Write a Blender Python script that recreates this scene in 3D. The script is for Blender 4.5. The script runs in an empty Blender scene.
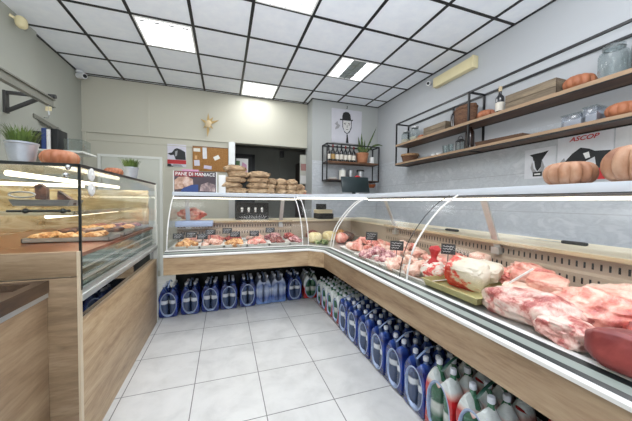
import bpy, bmesh, math, random
from mathutils import Vector, Matrix, noise
random.seed(7)
PI = math.pi
scn = bpy.context.scene
COL = scn.collection

# ------------------------------------------------------------------ materials
def nm(name):
    m = bpy.data.materials.new(name); m.use_nodes = True
    nt = m.node_tree
    return m, nt, nt.nodes['Principled BSDF']
def setp(b, **k):
    for a, v in k.items():
        b.inputs[a].default_value = v
def c4(c): return (c[0], c[1], c[2], 1.0)
def srgb(r, g, b):
    f = lambda v: (v/255/12.92) if v/255 <= .04045 else ((v/255+.055)/1.055)**2.4
    return (f(r), f(g), f(b))
def coords(nt, scale=(1,1,1), loc=(0,0,0), rand=False):
    tc = nt.nodes.new('ShaderNodeTexCoord'); mp = nt.nodes.new('ShaderNodeMapping')
    mp.inputs['Scale'].default_value = scale; mp.inputs['Location'].default_value = loc
    nt.links.new(tc.outputs['Object'], mp.inputs['Vector'])
    if rand:
        oi = nt.nodes.new('ShaderNodeObjectInfo'); ml = nt.nodes.new('ShaderNodeMath'); ml.operation = 'MULTIPLY'
        ml.inputs[1].default_value = 37.0
        nt.links.new(oi.outputs['Random'], ml.inputs[0])
        ad = nt.nodes.new('ShaderNodeVectorMath'); ad.operation = 'ADD'
        nt.links.new(mp.outputs['Vector'], ad.inputs[0]); nt.links.new(ml.outputs[0], ad.inputs[1])
        return ad.outputs[0]
    return mp.outputs['Vector']
def ntex(nt, vec, scale, detail=4, rough=.55, dist=0):
    n = nt.nodes.new('ShaderNodeTexNoise')
    n.inputs['Scale'].default_value = scale; n.inputs['Detail'].default_value = detail
    n.inputs['Roughness'].default_value = rough; n.inputs['Distortion'].default_value = dist
    nt.links.new(vec, n.inputs['Vector'])
    return n.outputs['Fac']
def ramp(nt, fac, stops, interp='LINEAR'):
    r = nt.nodes.new('ShaderNodeValToRGB'); r.color_ramp.interpolation = interp
    els = r.color_ramp.elements
    while len(els) < len(stops): els.new(.5)
    for e, (p, c) in zip(els, stops): e.position = p; e.color = c4(c)
    nt.links.new(fac, r.inputs['Fac'])
    return r.outputs['Color']
def bump(nt, b, fac, strength=.3, dist=.01):
    n = nt.nodes.new('ShaderNodeBump'); n.inputs['Strength'].default_value = strength; n.inputs['Distance'].default_value = dist
    nt.links.new(fac, n.inputs['Height']); nt.links.new(n.outputs['Normal'], b.inputs['Normal'])
def plain(name, col, rough=.5, metal=0, var=.08, scale=6, coat=0, bmp=0):
    m, nt, b = nm(name)
    f = ntex(nt, coords(nt, rand=True), scale)
    d = tuple(max(0, c*(1-var)) for c in col); l = tuple(min(1, c*(1+var)) for c in col)
    nt.links.new(ramp(nt, f, [(.3, d), (.7, l)]), b.inputs['Base Color'])
    setp(b, Roughness=rough, Metallic=metal); b.inputs['Coat Weight'].default_value = coat
    if bmp: bump(nt, b, f, bmp)
    return m
def mottled(name, stops, scale, rough=.5, dist=0, detail=5, sc3=(1,1,1), coat=0, bmp=0, metal=0, rand=True):
    m, nt, b = nm(name)
    f = ntex(nt, coords(nt, sc3, rand=rand), scale, detail, .6, dist)
    nt.links.new(ramp(nt, f, stops), b.inputs['Base Color'])
    setp(b, Roughness=rough, Metallic=metal); b.inputs['Coat Weight'].default_value = coat
    if bmp: bump(nt, b, f, bmp)
    return m
def emis(name, col, s):
    m, nt, b = nm(name)
    setp(b, **{'Base Color': c4(col), 'Emission Color': c4(col), 'Emission Strength': s})
    return m
def glass(name, tint=(1,1,1), base=.022, edge=.42, rough=.11, power=4, gl=(1,1,1)):
    m = bpy.data.materials.new(name); m.use_nodes = True
    nt = m.node_tree; nt.nodes.clear()
    out = nt.nodes.new('ShaderNodeOutputMaterial'); mx = nt.nodes.new('ShaderNodeMixShader')
    tr = nt.nodes.new('ShaderNodeBsdfTransparent'); g = nt.nodes.new('ShaderNodeBsdfGlossy')
    tr.inputs['Color'].default_value = c4(tint); g.inputs['Roughness'].default_value = rough; g.inputs['Color'].default_value = c4(gl)
    lw = nt.nodes.new('ShaderNodeLayerWeight'); lw.inputs['Blend'].default_value = .5
    p = nt.nodes.new('ShaderNodeMath'); p.operation = 'POWER'; p.inputs[1].default_value = power
    ml = nt.nodes.new('ShaderNodeMath'); ml.operation = 'MULTIPLY_ADD'; ml.inputs[1].default_value = edge; ml.inputs[2].default_value = base
    nt.links.new(lw.outputs['Facing'], p.inputs[0]); nt.links.new(p.outputs[0], ml.inputs[0])
    nt.links.new(ml.outputs[0], mx.inputs['Fac']); nt.links.new(tr.outputs[0], mx.inputs[1]); nt.links.new(g.outputs[0], mx.inputs[2])
    nt.links.new(mx.outputs[0], out.inputs['Surface'])
    return m
def wood(name, a, b_, c, sc, rough=.42, scale=3.0):
    m, nt, b = nm(name)
    v = coords(nt, sc)
    f = ntex(nt, v, scale, 6, .62, .6)
    v2 = coords(nt, tuple(s*4 for s in sc)); f2 = ntex(nt, v2, scale*2.2, 3, .5, .2)
    mm = nt.nodes.new('ShaderNodeMath'); mm.operation = 'MULTIPLY_ADD'; mm.inputs[1].default_value = .25
    nt.links.new(f2, mm.inputs[0])
    m2 = nt.nodes.new('ShaderNodeMath'); m2.operation = 'MULTIPLY'; m2.inputs[1].default_value = .78
    nt.links.new(f, m2.inputs[0]); nt.links.new(m2.outputs[0], mm.inputs[2])
    nt.links.new(ramp(nt, mm.outputs[0], [(.33, a), (.5, b_), (.66, c)]), b.inputs['Base Color'])
    setp(b, Roughness=rough); bump(nt, b, f2, .06)
    return m

OA, OB, OC = srgb(138,110,82), srgb(172,146,114), srgb(192,168,136)
M = {}
M['wood_y'] = wood('oak laminate along depth', OA, OB, OC, (3.2,.5,4))
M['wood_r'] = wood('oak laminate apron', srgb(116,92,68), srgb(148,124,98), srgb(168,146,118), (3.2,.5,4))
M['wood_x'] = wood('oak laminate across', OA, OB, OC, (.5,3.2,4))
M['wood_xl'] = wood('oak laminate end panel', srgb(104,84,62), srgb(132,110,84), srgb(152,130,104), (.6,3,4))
M['shelfwood'] = wood('brown shelf board', srgb(58,40,30), srgb(86,62,46), srgb(112,84,62), (3,.5,3), .5)
M['shelfwood_x'] = wood('brown shelf board across', srgb(70,46,32), srgb(104,72,50), srgb(132,98,70), (.5,3,3), .5)
M['crate'] = wood('weathered crate wood', srgb(76,64,52), srgb(112,98,80), srgb(142,126,104), (2,.6,6), .7)
M['darktop'] = wood('dark counter top', srgb(50,38,30), srgb(74,58,46), srgb(96,76,60), (3,.5,3), .3)
M['wall'] = plain('cream painted wall', srgb(190,188,174), .75, var=.015, scale=1.5)
M['wallr'] = plain('white painted wall', srgb(181,184,188), .75, var=.015, scale=1.5)
M['wallp'] = plain('white wall paint shaded for pillar', srgb(174,177,176), .75, var=.015, scale=1.5)  # same paint as the right wall, darkened here to stand in for shade
M['walll'] = plain('cream wall paint shaded darker', srgb(166,168,159), .75, var=.015, scale=1.5)  # cream wall paint darkened and greyed to stand in for shade
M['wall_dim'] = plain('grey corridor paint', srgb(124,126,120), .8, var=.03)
M['trimwhite'] = plain('off white trim', srgb(226,228,222), .45, var=.02)
M['ceil'] = mottled('pale mineral ceiling tile', [(.3, srgb(234,239,247)), (.7, srgb(243,247,252))], 9, .9, rand=False)
M['black'] = plain('black painted metal', srgb(20,20,22), .45, .0, var=.15)
M['blackg'] = plain('black rubber gasket', srgb(18,24,24), .35, var=.15)
M['greygreen'] = plain('grey green bumper', srgb(128,136,130), .4, var=.05)
M['white'] = plain('white enamel', srgb(240,240,238), .35, var=.02)
M['whitep'] = plain('white paper', srgb(236,236,234), .7, var=.03)
M['steel'] = mottled('brushed steel', [(.3, srgb(150,152,154)), (.7, srgb(196,198,200))], 5, .28, sc3=(1,12,12), metal=.85)
M['alu'] = plain('satin aluminium', srgb(200,202,200), .35, .6, var=.05)
M['gold'] = mottled('steel lining with painted reflections', [(.25, srgb(120,96,64)), (.42, srgb(196,180,144)), (.55, srgb(232,224,200)), (.68, srgb(176,156,118)), (.8, srgb(226,216,190))], 2.6, .16, dist=1.2, sc3=(.7,.7,3.2), metal=.7, bmp=.25)  # reflections in the polished steel painted in as brown-to-bright streaks
M['steelgreen'] = mottled('grey green glass with painted reflections', [(.3, srgb(70,84,80)), (.6, srgb(132,148,142)), (.8, srgb(176,188,182))], 3, .08, sc3=(.5,.5,9), metal=.5)  # horizontal reflections put into the colour as pale and dark bands
M['chrome'] = plain('chrome', srgb(214,216,218), .12, .95, var=.03)
M['glass'] = glass('clear display glass')
M['glass_side'] = glass('clear flat glass', (.97,.985,.97), .035, .45, .06)
M['glass_jar'] = glass('jar glass', (.80,.84,.84), .05, .32, .12, 2)
M['glass_dark'] = plain('black back painted glass', srgb(16,20,26), .04, .0, var=.1, coat=1)
M['lamp'] = emis('warm lamp tube', (1.0,.89,.70), 13)
M['lampw'] = emis('warm white lamp tube', (1.0,.95,.82), 9)
M['panel'] = emis('fluorescent diffuser', (.97,.99,1.0), 5)
M['panel_tube'] = emis('fluorescent tube', (1.0,.99,.96), 14)
M['louvre'] = plain('grey louvre', srgb(150,158,156), .4, .3, var=.05)
M['cork'] = mottled('cork', [(.3, srgb(134,92,46)), (.7, srgb(172,126,74))], 60, .9)
M['cream'] = mottled('cream cutting board', [(.3, srgb(226,214,184)), (.7, srgb(240,231,206))], 4, .45)
M['paper_bag'] = mottled('brown kraft paper', [(.3, srgb(124,98,72)), (.5, srgb(176,148,116)), (.72, srgb(204,180,148))], 7, .85, dist=1.2, bmp=.9)
M['pumpkin'] = mottled('orange pumpkin skin', [(.3, srgb(136,78,50)), (.6, srgb(164,102,68)), (.8, srgb(182,132,98))], 7, .55, sc3=(1,1,.6))
M['pumpkin_t'] = mottled('tan pumpkin skin', [(.3, srgb(128,84,60)), (.5, srgb(160,114,84)), (.75, srgb(190,156,130))], 8, .55, sc3=(1,1,.6))
M['stem'] = plain('dry stem', srgb(120,100,66), .8)
M['grass'] = mottled('green grass blades', [(.3, srgb(52,74,30)), (.7, srgb(110,134,62))], 12, .6)
M['leaf'] = mottled('sword leaf', [(.35, srgb(42,62,34)), (.6, srgb(92,112,58)), (.75, srgb(150,152,86))], 14, .45)
M['pot'] = mottled('galvanised pot', [(.3, srgb(168,174,184)), (.7, srgb(206,212,220))], 6, .35, metal=.6)
M['terra'] = mottled('terracotta', [(.3, srgb(146,92,64)), (.7, srgb(176,122,88))], 8, .75)
M['basket'] = mottled('woven brown basket', [(.35, srgb(74,48,34)), (.6, srgb(112,78,54))], 30, .75, sc3=(1,1,3), bmp=.5)
M['tanbasket'] = mottled('tan wicker', [(.35, srgb(118,88,58)), (.6, srgb(168,134,96))], 30, .75, sc3=(1,1,3), bmp=.5)
M['bottle_dark'] = plain('dark wine bottle glass', srgb(18,18,22), .08, var=.2, coat=.5)
M['bottle_brown'] = plain('dark brown bottle glass', srgb(44,28,22), .12, var=.2, coat=.5)
M['label'] = plain('cream bottle label', srgb(216,210,198), .7, var=.06, scale=30)
M['label_gold'] = plain('gold bottle label', srgb(170,138,84), .5, var=.1, scale=30)
M['cap_red'] = plain('red foil cap', srgb(120,28,32), .4)
M['cork_cap'] = plain('pale cork stopper', srgb(206,186,150), .8)
M['coffee'] = mottled('coffee beans', [(.35, srgb(40,26,18)), (.65, srgb(92,64,44))], 60, .6, bmp=.6)
M['rice'] = mottled('dried pulses', [(.35, srgb(176,166,146)), (.65, srgb(214,206,190))], 60, .7, bmp=.4)
M['screen'] = plain('dark monitor plastic', srgb(34,46,48), .3, var=.1)
M['red'] = plain('red plastic', srgb(186,36,40), .4)
M['redp'] = plain('red print', srgb(178,40,44), .6, var=.06)
M['copper'] = plain('copper', srgb(146,84,54), .3, .7)
M['door_dark'] = plain('dark brown door', srgb(50,38,32), .5, var=.1)
M['bluep'] = plain('blue print', srgb(44,66,120), .6)
M['pinkp'] = plain('pink print', srgb(214,160,190), .7)
M['greyp'] = plain('grey print', srgb(150,150,152), .7)
M['blackp'] = plain('black print', srgb(28,30,32), .6)
M['greenp'] = plain('green print', srgb(96,130,90), .7)
M['skin_p'] = plain('pale grey print', srgb(206,204,202), .7, var=.03)
M['breadp'] = mottled('bread picture print', [(.3, srgb(120,84,66)), (.5, srgb(196,160,140)), (.7, srgb(226,206,196))], 9, .6, dist=1)
M['breadp2'] = mottled('slice picture print', [(.3, srgb(70,64,72)), (.5, srgb(140,120,120)), (.7, srgb(206,186,178))], 11, .6, dist=1)
M['straw'] = plain('dried straw', srgb(186,158,104), .8)
M['creamlamp'] = plain('aged cream plastic', srgb(222,210,168), .45, var=.03)
M['camwhite'] = plain('white camera plastic', srgb(226,228,230), .35)
M['railgrey'] = plain('grey painted rail', srgb(126,126,118), .4, .3, var=.08)
M['bracket'] = plain('dark grey bracket', srgb(66,66,66), .5, .2)
M['tray_olive'] = plain('pale olive tray', srgb(176,170,118), .3, .3, var=.06)
M['tray_steel'] = plain('steel tray', srgb(190,192,190), .3, .6, var=.05)
M['tray_white'] = plain('white tray', srgb(232,230,222), .4, var=.03)
M['blue_tray'] = plain('pale blue tray', srgb(170,188,222), .4, var=.05)
M['tag'] = plain('black price card', srgb(28,28,30), .5)
M['chalk'] = plain('white chalk strokes', srgb(225,225,225), .8)
def meat(name, deep, mid, fat, scale=7, p=(.36,.5,.64), rough=.32, dist=1.2, coat=.25, sc3=(1,1,1), fine=.35):
    m, nt, b = nm(name)
    v = coords(nt, sc3, rand=True)
    f = ntex(nt, v, scale, 5, .6, dist); f2 = ntex(nt, v, scale*5, 4, .65, dist*.8)
    a = nt.nodes.new('ShaderNodeMath'); a.operation = 'MULTIPLY_ADD'; a.inputs[1].default_value = fine; 
    nt.links.new(f2, a.inputs[0])
    sb = nt.nodes.new('ShaderNodeMath'); sb.operation = 'MULTIPLY_ADD'; sb.inputs[1].default_value = 1.25; sb.inputs[2].default_value = -.125-fine*.5
    nt.links.new(f, sb.inputs[0]); nt.links.new(sb.outputs[0], a.inputs[2])
    dk = tuple(c*.62 for c in deep)
    nt.links.new(ramp(nt, a.outputs[0], [(max(.02,p[0]-.14), dk), (p[0], deep), (p[1], mid), (p[2], fat)]), b.inputs['Base Color'])
    setp(b, Roughness=rough); b.inputs['Coat Weight'].default_value = coat; b.inputs['Coat Roughness'].default_value = .2
    b.inputs['Subsurface Weight'].default_value = 0
    bump(nt, b, a.outputs[0], .25, .006)
    return m
M['meat_pink'] = meat('pink pork', srgb(182,88,80), srgb(220,146,130), srgb(238,200,184), 5)
M['meat_pale'] = meat('pale pork fat', srgb(196,112,102), srgb(228,172,154), srgb(240,212,196), 4, (.3,.42,.58))
M['meat_rib'] = meat('rib with white fat', srgb(168,84,80), srgb(216,166,156), srgb(234,212,202), 6, (.35,.44,.55))
M['meat_red'] = meat('red beef', srgb(126,36,36), srgb(176,74,66), srgb(226,170,156), 8, (.38,.54,.7))
M['meat_loin'] = meat('dark maroon loin', srgb(84,26,28), srgb(112,40,40), srgb(134,58,54), 5, (.3,.5,.75), .42, .6, .1, fine=.12)
M['meat_purple'] = meat('purple pink stew meat', srgb(128,66,78), srgb(178,116,120), srgb(226,186,180), 14)
M['meat_chicken'] = meat('pale poultry', srgb(206,150,130), srgb(232,190,172), srgb(244,220,204), 12)
M['meat_tan'] = meat('golden breaded meat', srgb(168,108,60), srgb(210,156,100), srgb(232,196,150), 20, rough=.7, coat=0)
M['meat_roast'] = meat('dark roast', srgb(52,30,24), srgb(86,52,40), srgb(120,80,62), 14, rough=.5)
M['sausage'] = meat('dark red sausage', srgb(84,34,34), srgb(126,60,54), srgb(170,110,98), 20)
M['cheese'] = meat('pale cheese', srgb(206,186,128), srgb(226,210,158), srgb(238,226,186), 6, rough=.5, coat=0)
M['greens'] = meat('green parsley', srgb(62,84,44), srgb(108,126,76), srgb(176,180,140), 20, rough=.6, coat=0)
M['wrapred'] = mottled('white film with red print', [(.40, srgb(196,50,44)), (.44, srgb(214,110,96)), (.48, srgb(232,226,214))], 7, .3, .6, 4, (1,1,2.2))
M['wrapwhite'] = mottled('white film', [(.25, srgb(206,160,146)), (.42, srgb(208,196,178)), (.7, srgb(220,212,196))], 7, .3, .8)

def zramp(name, stops, rough=.15, z1=.36, noise_amt=.03, alpha=1.0):
    m, nt, b = nm(name)
    tc = nt.nodes.new('ShaderNodeTexCoord'); sp = nt.nodes.new('ShaderNodeSeparateXYZ')
    nt.links.new(tc.outputs['Object'], sp.inputs[0])
    d = nt.nodes.new('ShaderNodeMath'); d.operation = 'DIVIDE'; d.inputs[1].default_value = z1
    nt.links.new(sp.outputs['Z'], d.inputs[0])
    n = ntex(nt, coords(nt, rand=True), 14, 3)
    a = nt.nodes.new('ShaderNodeMath'); a.operation = 'MULTIPLY_ADD'; a.inputs[1].default_value = noise_amt*2; 
    nt.links.new(n, a.inputs[0]); nt.links.new(d.outputs[0], a.inputs[2])
    nt.links.new(ramp(nt, a.outputs[0], stops), b.inputs['Base Color'])
    setp(b, Roughness=rough); b.inputs['Coat Weight'].default_value = .4
    n2 = ntex(nt, coords(nt, (1,1,2.5), rand=True), 22, 2)
    bump(nt, b, n2, .6, .015)
    return m
BL, BD, BLL = srgb(26,54,136), srgb(14,28,86), srgb(64,96,176)
M['film_blue'] = zramp('blue printed film', [(.0, BLL), (.10, BD), (.3, BL), (.62, BL), (.8, BD), (1.0, BLL)])
M['film_clear'] = zramp('clear blue film', [(.0, srgb(120,150,200)), (.3, srgb(62,88,150)), (.55, srgb(190,200,214)), (.66, srgb(90,114,164)), (1.0, srgb(196,206,222))])
M['film_red'] = zramp('white green and red film', [(.0, srgb(150,26,30)), (.44, srgb(160,34,38)), (.50, srgb(206,170,160)), (.56, srgb(206,214,214)), (1.0, srgb(232,238,236))])
M['film_rednear'] = zramp('white and red film', [(.0, srgb(150,26,30)), (.70, srgb(168,34,38)), (.76, srgb(206,170,160)), (.81, srgb(206,214,214)), (1.0, srgb(222,228,228))])
M['film_gray'] = glass('thin clear film', (.80,.84,.9), .12, .7, .12, 2)
M['pet_blue'] = zramp('water bottle plastic', [(.0, srgb(120,140,160)), (.1, srgb(50,64,92)), (.44, srgb(58,74,104)), (.47, srgb(206,212,220)), (.55, srgb(206,212,220)), (.58, srgb(50,66,96)), (.8, srgb(86,104,140))], .12)
M['pet_green'] = zramp('green bottle plastic', [(.0, srgb(30,60,48)), (.3, srgb(36,84,60)), (.4, srgb(190,196,190)), (.47, srgb(190,196,190)), (.5, srgb(34,80,56)), (.8, srgb(60,110,84))], .12)
M['pet_clear'] = zramp('clear bottle plastic', [(.0, srgb(150,166,200)), (.25, srgb(78,96,146)), (.5, srgb(170,184,210)), (.75, srgb(110,130,176)), (1, srgb(200,208,222))], .1)
M['rim_film'] = plain('shiny clear film rim', srgb(150,166,196), .15, .2, var=.15, scale=40)
M['cap_white'] = plain('pale cap', srgb(214,220,232), .35)
M['strap'] = plain('pale carry strap', srgb(150,172,214), .3)
M['strap_g'] = plain('dark green carry strap', srgb(40,80,70), .3)
M['yellowp'] = plain('yellow print', srgb(224,180,60), .5)

m, nt, b = nm('white bag with red print patch'); M['bagprint'] = m
tc = nt.nodes.new('ShaderNodeTexCoord'); sp = nt.nodes.new('ShaderNodeSeparateXYZ'); nt.links.new(tc.outputs['Object'], sp.inputs[0])
f = ntex(nt, coords(nt, (1,1,2)), 16, 3, .6, .5)
a1 = nt.nodes.new('ShaderNodeMath'); a1.operation = 'MULTIPLY_ADD'; a1.inputs[1].default_value = -2.6; nt.links.new(sp.outputs['Y'], a1.inputs[0]); nt.links.new(f, a1.inputs[2])
a2 = nt.nodes.new('ShaderNodeMath'); a2.operation = 'MULTIPLY_ADD'; a2.inputs[1].default_value = 2.4; nt.links.new(sp.outputs['Z'], a2.inputs[0]); nt.links.new(a1.outputs[0], a2.inputs[2])
nt.links.new(ramp(nt, a2.outputs[0], [(.40, srgb(190,44,38)), (.46, srgb(214,120,104)), (.52, srgb(206,196,178)), (.9, srgb(222,214,198))]), b.inputs['Base Color'])
setp(b, Roughness=.3); bump(nt, b, f, .3, .01)
# floor tile
m, nt, b = nm('glazed floor tile'); M['floor'] = m
v = coords(nt, loc=(.652, -1.631+.45*8, 0))
br = nt.nodes.new('ShaderNodeTexBrick'); br.offset = 0; br.squash = 1
setp(br, **{'Scale':1.0,'Mortar Size':.0034,'Mortar Smooth':.1,'Brick Width':.45,'Row Height':.45,'Bias':0.0})
nt.links.new(v, br.inputs['Vector'])
f = ntex(nt, coords(nt), 5, 6, .6, .4)
tilec = ramp(nt, f, [(.3, srgb(193,193,192)), (.55, srgb(209,209,208)), (.75, srgb(216,216,215))])
nt.links.new(tilec, br.inputs['Color1']); nt.links.new(tilec, br.inputs['Color2'])
br.inputs['Mortar'].default_value = c4(srgb(112,112,112))
nt.links.new(br.outputs['Color'], b.inputs['Base Color']); setp(b, Roughness=.3)
# marble
m, nt, b = nm('grey veined marble tile'); M['marble'] = m
v = coords(nt, (1,1,1))
f = ntex(nt, coords(nt, (1,1,1.6)), 5.5, 8, .65, .7)
mc = ramp(nt, f, [(.25, srgb(172,178,184)), (.45, srgb(192,197,202)), (.52, srgb(180,185,191)), (.60, srgb(196,200,205)), (.8, srgb(206,209,213))])
w = nt.nodes.new('ShaderNodeSeparateXYZ'); nt.links.new(coords(nt, (1/.9,1/.9,1/.405), (.1,0,-.06)), w.inputs[0])
fr = nt.nodes.new('ShaderNodeMath'); fr.operation = 'FRACT'; nt.links.new(w.outputs['Z'], fr.inputs[0])
lt = nt.nodes.new('ShaderNodeMath'); lt.operation = 'LESS_THAN'; lt.inputs[1].default_value = .012; nt.links.new(fr.outputs[0], lt.inputs[0])
mx = nt.nodes.new('ShaderNodeMix'); mx.data_type = 'RGBA'
nt.links.new(lt.outputs[0], mx.inputs['Factor']); nt.links.new(mc, mx.inputs['A']); mx.inputs['B'].default_value = c4(srgb(158,160,166))
nt.links.new(mx.outputs['Result'], b.inputs['Base Color']); setp(b, Roughness=.3)

# ------------------------------------------------------------------ mesh builder
class B:
    def __init__(s): s.bm = bmesh.new()
    def _mi(s, faces, mi):
        for f in faces: f.material_index = mi
    def box(s, x0, y0, z0, x1, y1, z1, mi=0, bev=0):
        t = bmesh.new()
        bmesh.ops.create_cube(t, size=1)
        bmesh.ops.scale(t, vec=(abs(x1-x0), abs(y1-y0), abs(z1-z0)), verts=t.verts)
        bmesh.ops.translate(t, vec=((x0+x1)/2, (y0+y1)/2, (z0+z1)/2), verts=t.verts)
        if bev: bmesh.ops.bevel(t, geom=t.edges[:], offset=bev, segments=2, affect='EDGES', profile=.5)
        s._mi(t.faces, mi); s.merge(t); return s
    def merge(s, t, mat=None):
        if mat is not None: bmesh.ops.transform(t, matrix=mat, verts=t.verts)
        me = bpy.data.meshes.new('t'); t.to_mesh(me); t.free(); s.bm.from_mesh(me); bpy.data.meshes.remove(me)
    def poly(s, pts, mi=0):
        f = s.bm.faces.new([s.bm.verts.new(p) for p in pts]); f.material_index = mi; return s
    def grid(s, rows, mi=0, cyc=False, mifn=None):
        vs = [[s.bm.verts.new(p) for p in r] for r in rows]
        n = len(rows[0])
        for i in range(len(vs)-1):
            for j in range(n if cyc else n-1):
                k = (j+1) % n
                f = s.bm.faces.new((vs[i][j], vs[i][k], vs[i+1][k], vs[i+1][j]))
                f.material_index = mifn(i, j) if mifn else mi
        return vs
    def cap(s, ring, mi=0):
        f = s.bm.faces.new(ring); f.material_index = mi
    def tube(s, pts, r, seg=8, mi=0, flat=1.0):
        pts = [Vector(p) for p in pts]; rows = []
        up0 = Vector((0,0,1))
        for i, p in enumerate(pts):
            d = (pts[min(i+1, len(pts)-1)]-pts[max(i-1, 0)]).normalized()
            u = up0 if abs(d.dot(up0)) < .95 else Vector((1,0,0))
            a = d.cross(u).normalized(); c = a.cross(d).normalized()
            rr = r[i] if isinstance(r, (list, tuple)) else r
            rows.append([p + a*rr*math.cos(2*PI*k/seg) + c*rr*flat*math.sin(2*PI*k/seg) for k in range(seg)])
        vs = s.grid(rows, mi, True); s.cap(vs[0][::-1], mi); s.cap(vs[-1], mi); return s
    def bar(s, p0, p1, w, h=None, mi=0):
        h = h or w; p0, p1 = Vector(p0), Vector(p1); d = (p1-p0).normalized()
        u = Vector((0,0,1)) if abs(d.z) < .95 else Vector((0,1,0))
        a = d.cross(u).normalized()*w/2; c = a.cross(d).normalized()*h/2
        rows = [[p+a+c, p-a+c, p-a-c, p+a-c] for p in (p0, p1)]
        vs = s.grid(rows, mi, True); s.cap(vs[0][::-1], mi); s.cap(vs[1], mi); return s
    def lathe(s, prof, ctr=(0,0,0), seg=20, mi=0, mifn=None, sx=1, sy=1):
        rows = [[(ctr[0]+r*sx*math.cos(2*PI*k/seg), ctr[1]+r*sy*math.sin(2*PI*k/seg), ctr[2]+z) for k in range(seg)] for r, z in prof]
        vs = s.grid(rows, mi, True, (lambda i, j: mifn(i)) if mifn else None)
        if prof[0][0] > 1e-4: s.cap(vs[0][::-1], mifn(0) if mifn else mi)
        if prof[-1][0] > 1e-4: s.cap(vs[-1], mifn(len(prof)-2) if mifn else mi)
        return s
    def prism(s, pts, vec, mi=0):
        a = [s.bm.verts.new(p) for p in pts]; v = Vector(vec); b_ = [s.bm.verts.new(Vector(p)+v) for p in pts]
        n = len(a)
        for i in range(n):
            f = s.bm.faces.new((a[i], a[(i+1)%n], b_[(i+1)%n], b_[i])); f.material_index = mi
        s.cap(a[::-1], mi); s.cap(b_, mi); return s
    def blob(s, ctr, rad, amp=.15, freq=2.0, seed=0, sub=3, mi=0, sq=1.0, flatb=False):
        t = bmesh.new(); bmesh.ops.create_icosphere(t, subdivisions=sub, radius=1)
        off = Vector((seed*3.7, seed*1.3, seed*7.1))
        for v in t.verts:
            p = v.co.copy()
            k = 1 + amp*noise.fractal(p*freq+off, .8, 2.0, 3)
            if sq != 1.0: p = Vector([math.copysign(abs(c)**sq, c) for c in p])
            q = Vector((p.x*rad[0]*k, p.y*rad[1]*k, p.z*rad[2]*k))
            if flatb and q.z < -rad[2]*.7: q.z = -rad[2]*.7
            v.co = q+Vector(ctr)
        s._mi(t.faces, mi); s.merge(t); return s

def build(name, bd, mats, parent=None, smooth=.6):
    bm = bd.bm
    bmesh.ops.remove_doubles(bm, verts=bm.verts, dist=1e-6)
    bmesh.ops.recalc_face_normals(bm, faces=bm.faces)
    if parent is not None:
        o_ = Vector((0,0,0)); p = parent
        while p is not None: o_ += p.location; p = p.parent
        bmesh.ops.translate(bm, vec=-o_, verts=bm.verts)
    me = bpy.data.meshes.new(name); bm.to_mesh(me); bm.free()
    if not isinstance(mats, (list, tuple)): mats = [mats]
    for m_ in mats: me.materials.append(M[m_] if isinstance(m_, str) else m_)
    if smooth:
        for p in me.polygons: p.use_smooth = True
        me.set_sharp_from_angle(angle=smooth)
    o = bpy.data.objects.new(name, me); COL.objects.link(o)
    o.parent = parent
    return o
def tag(o, label, cat, group=None):
    o['label'] = label; o['category'] = cat
    if group: o['group'] = group
    return o
def thing(name, label, cat, loc=(0,0,0), group=None):
    o = bpy.data.objects.new(name, None); COL.objects.link(o); o.location = loc; o.empty_display_size = .05
    return tag(o, label, cat, group)
def struct(name, bd, mats, parent=None, smooth=.6):
    o = build(name, bd, mats, parent, smooth); o['kind'] = 'structure'; return o
def solo(name, bd, mats, loc, label, cat, group=None, rz=0, smooth=.6):
    """one-mesh thing, built round the local origin"""
    o = build(name, bd, mats, None, smooth); o.location = loc; o.rotation_euler = (0,0,rz)
    return tag(o, label, cat, group)
def dup(root, loc, rz=0, label=None, group=None, scale=None, rot=None):
    r = root.copy(); COL.objects.link(r); r.location = loc; r.rotation_euler = rot if rot else (0,0,rz)
    if scale: r.scale = scale
    if label: r['label'] = label
    if group: r['group'] = group
    for ch in list(root.children):
        c = ch.copy(); COL.objects.link(c); c.parent = r
        for g in ch.children:
            d = g.copy(); COL.objects.link(d); d.parent = c
    return r
def text(name, s, size, mat, parent, loc, rot, align='CENTER', ext=.0008, sx=1.0, shear=0):
    cu = bpy.data.curves.new(name, 'FONT'); cu.body = s; cu.size = size; cu.align_x = align; cu.align_y = 'CENTER'; cu.extrude = ext; cu.shear = shear
    cu.materials.append(M[mat]); cu.offset = size*.015
    tmp = bpy.data.objects.new(name, cu); COL.objects.link(tmp); bpy.context.view_layer.update()
    me = bpy.data.meshes.new_from_object(tmp.evaluated_get(bpy.context.evaluated_depsgraph_get()))
    bpy.data.objects.remove(tmp)
    o = bpy.data.objects.new(name, me); COL.objects.link(o); o.parent = parent
    l = Vector(loc)
    if parent is not None: l = l - parent.location
    o.location = l; o.rotation_euler = rot; o.scale = (sx,1,1)
    return o

# ------------------------------------------------------------------ room
XR, XL, YB, ZC, YP, XP = 3.015, -2.14, 5.28, 3.29, 4.95, 1.59
YF = -2.2
struct('floor', B().box(XL-.3, YF, -.05, XR+.2, 7.2, 0), 'floor', smooth=0)
ce = struct('ceiling', B().box(XL-.1, YF, ZC, XR+.1, YB+.1, ZC+.05), 'ceil', smooth=0)
g = B(); GX, GY, GP = -1.553, 3.996, .609
for i in range(0, 8):
    x = GX+GP*i
    y1 = YP if x > XP else YB
    g.box(x-.016, YF, ZC-.007, x+.016, y1, ZC+.001)
for j in range(-10, 3):
    y = GY+GP*j
    if y > YF and y < YB: g.box(XL, y-.015, ZC-.0065, XP if y > YP else XR, y+.015, ZC+.001)
struct('ceiling_grid', g, 'black', ce, 0)
g = B(); g.box(XL, YF, ZC-.012, XL+.02, YB, ZC+.001); g.box(XR-.02, YF, ZC-.012, XR, YP, ZC+.001)
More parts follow.
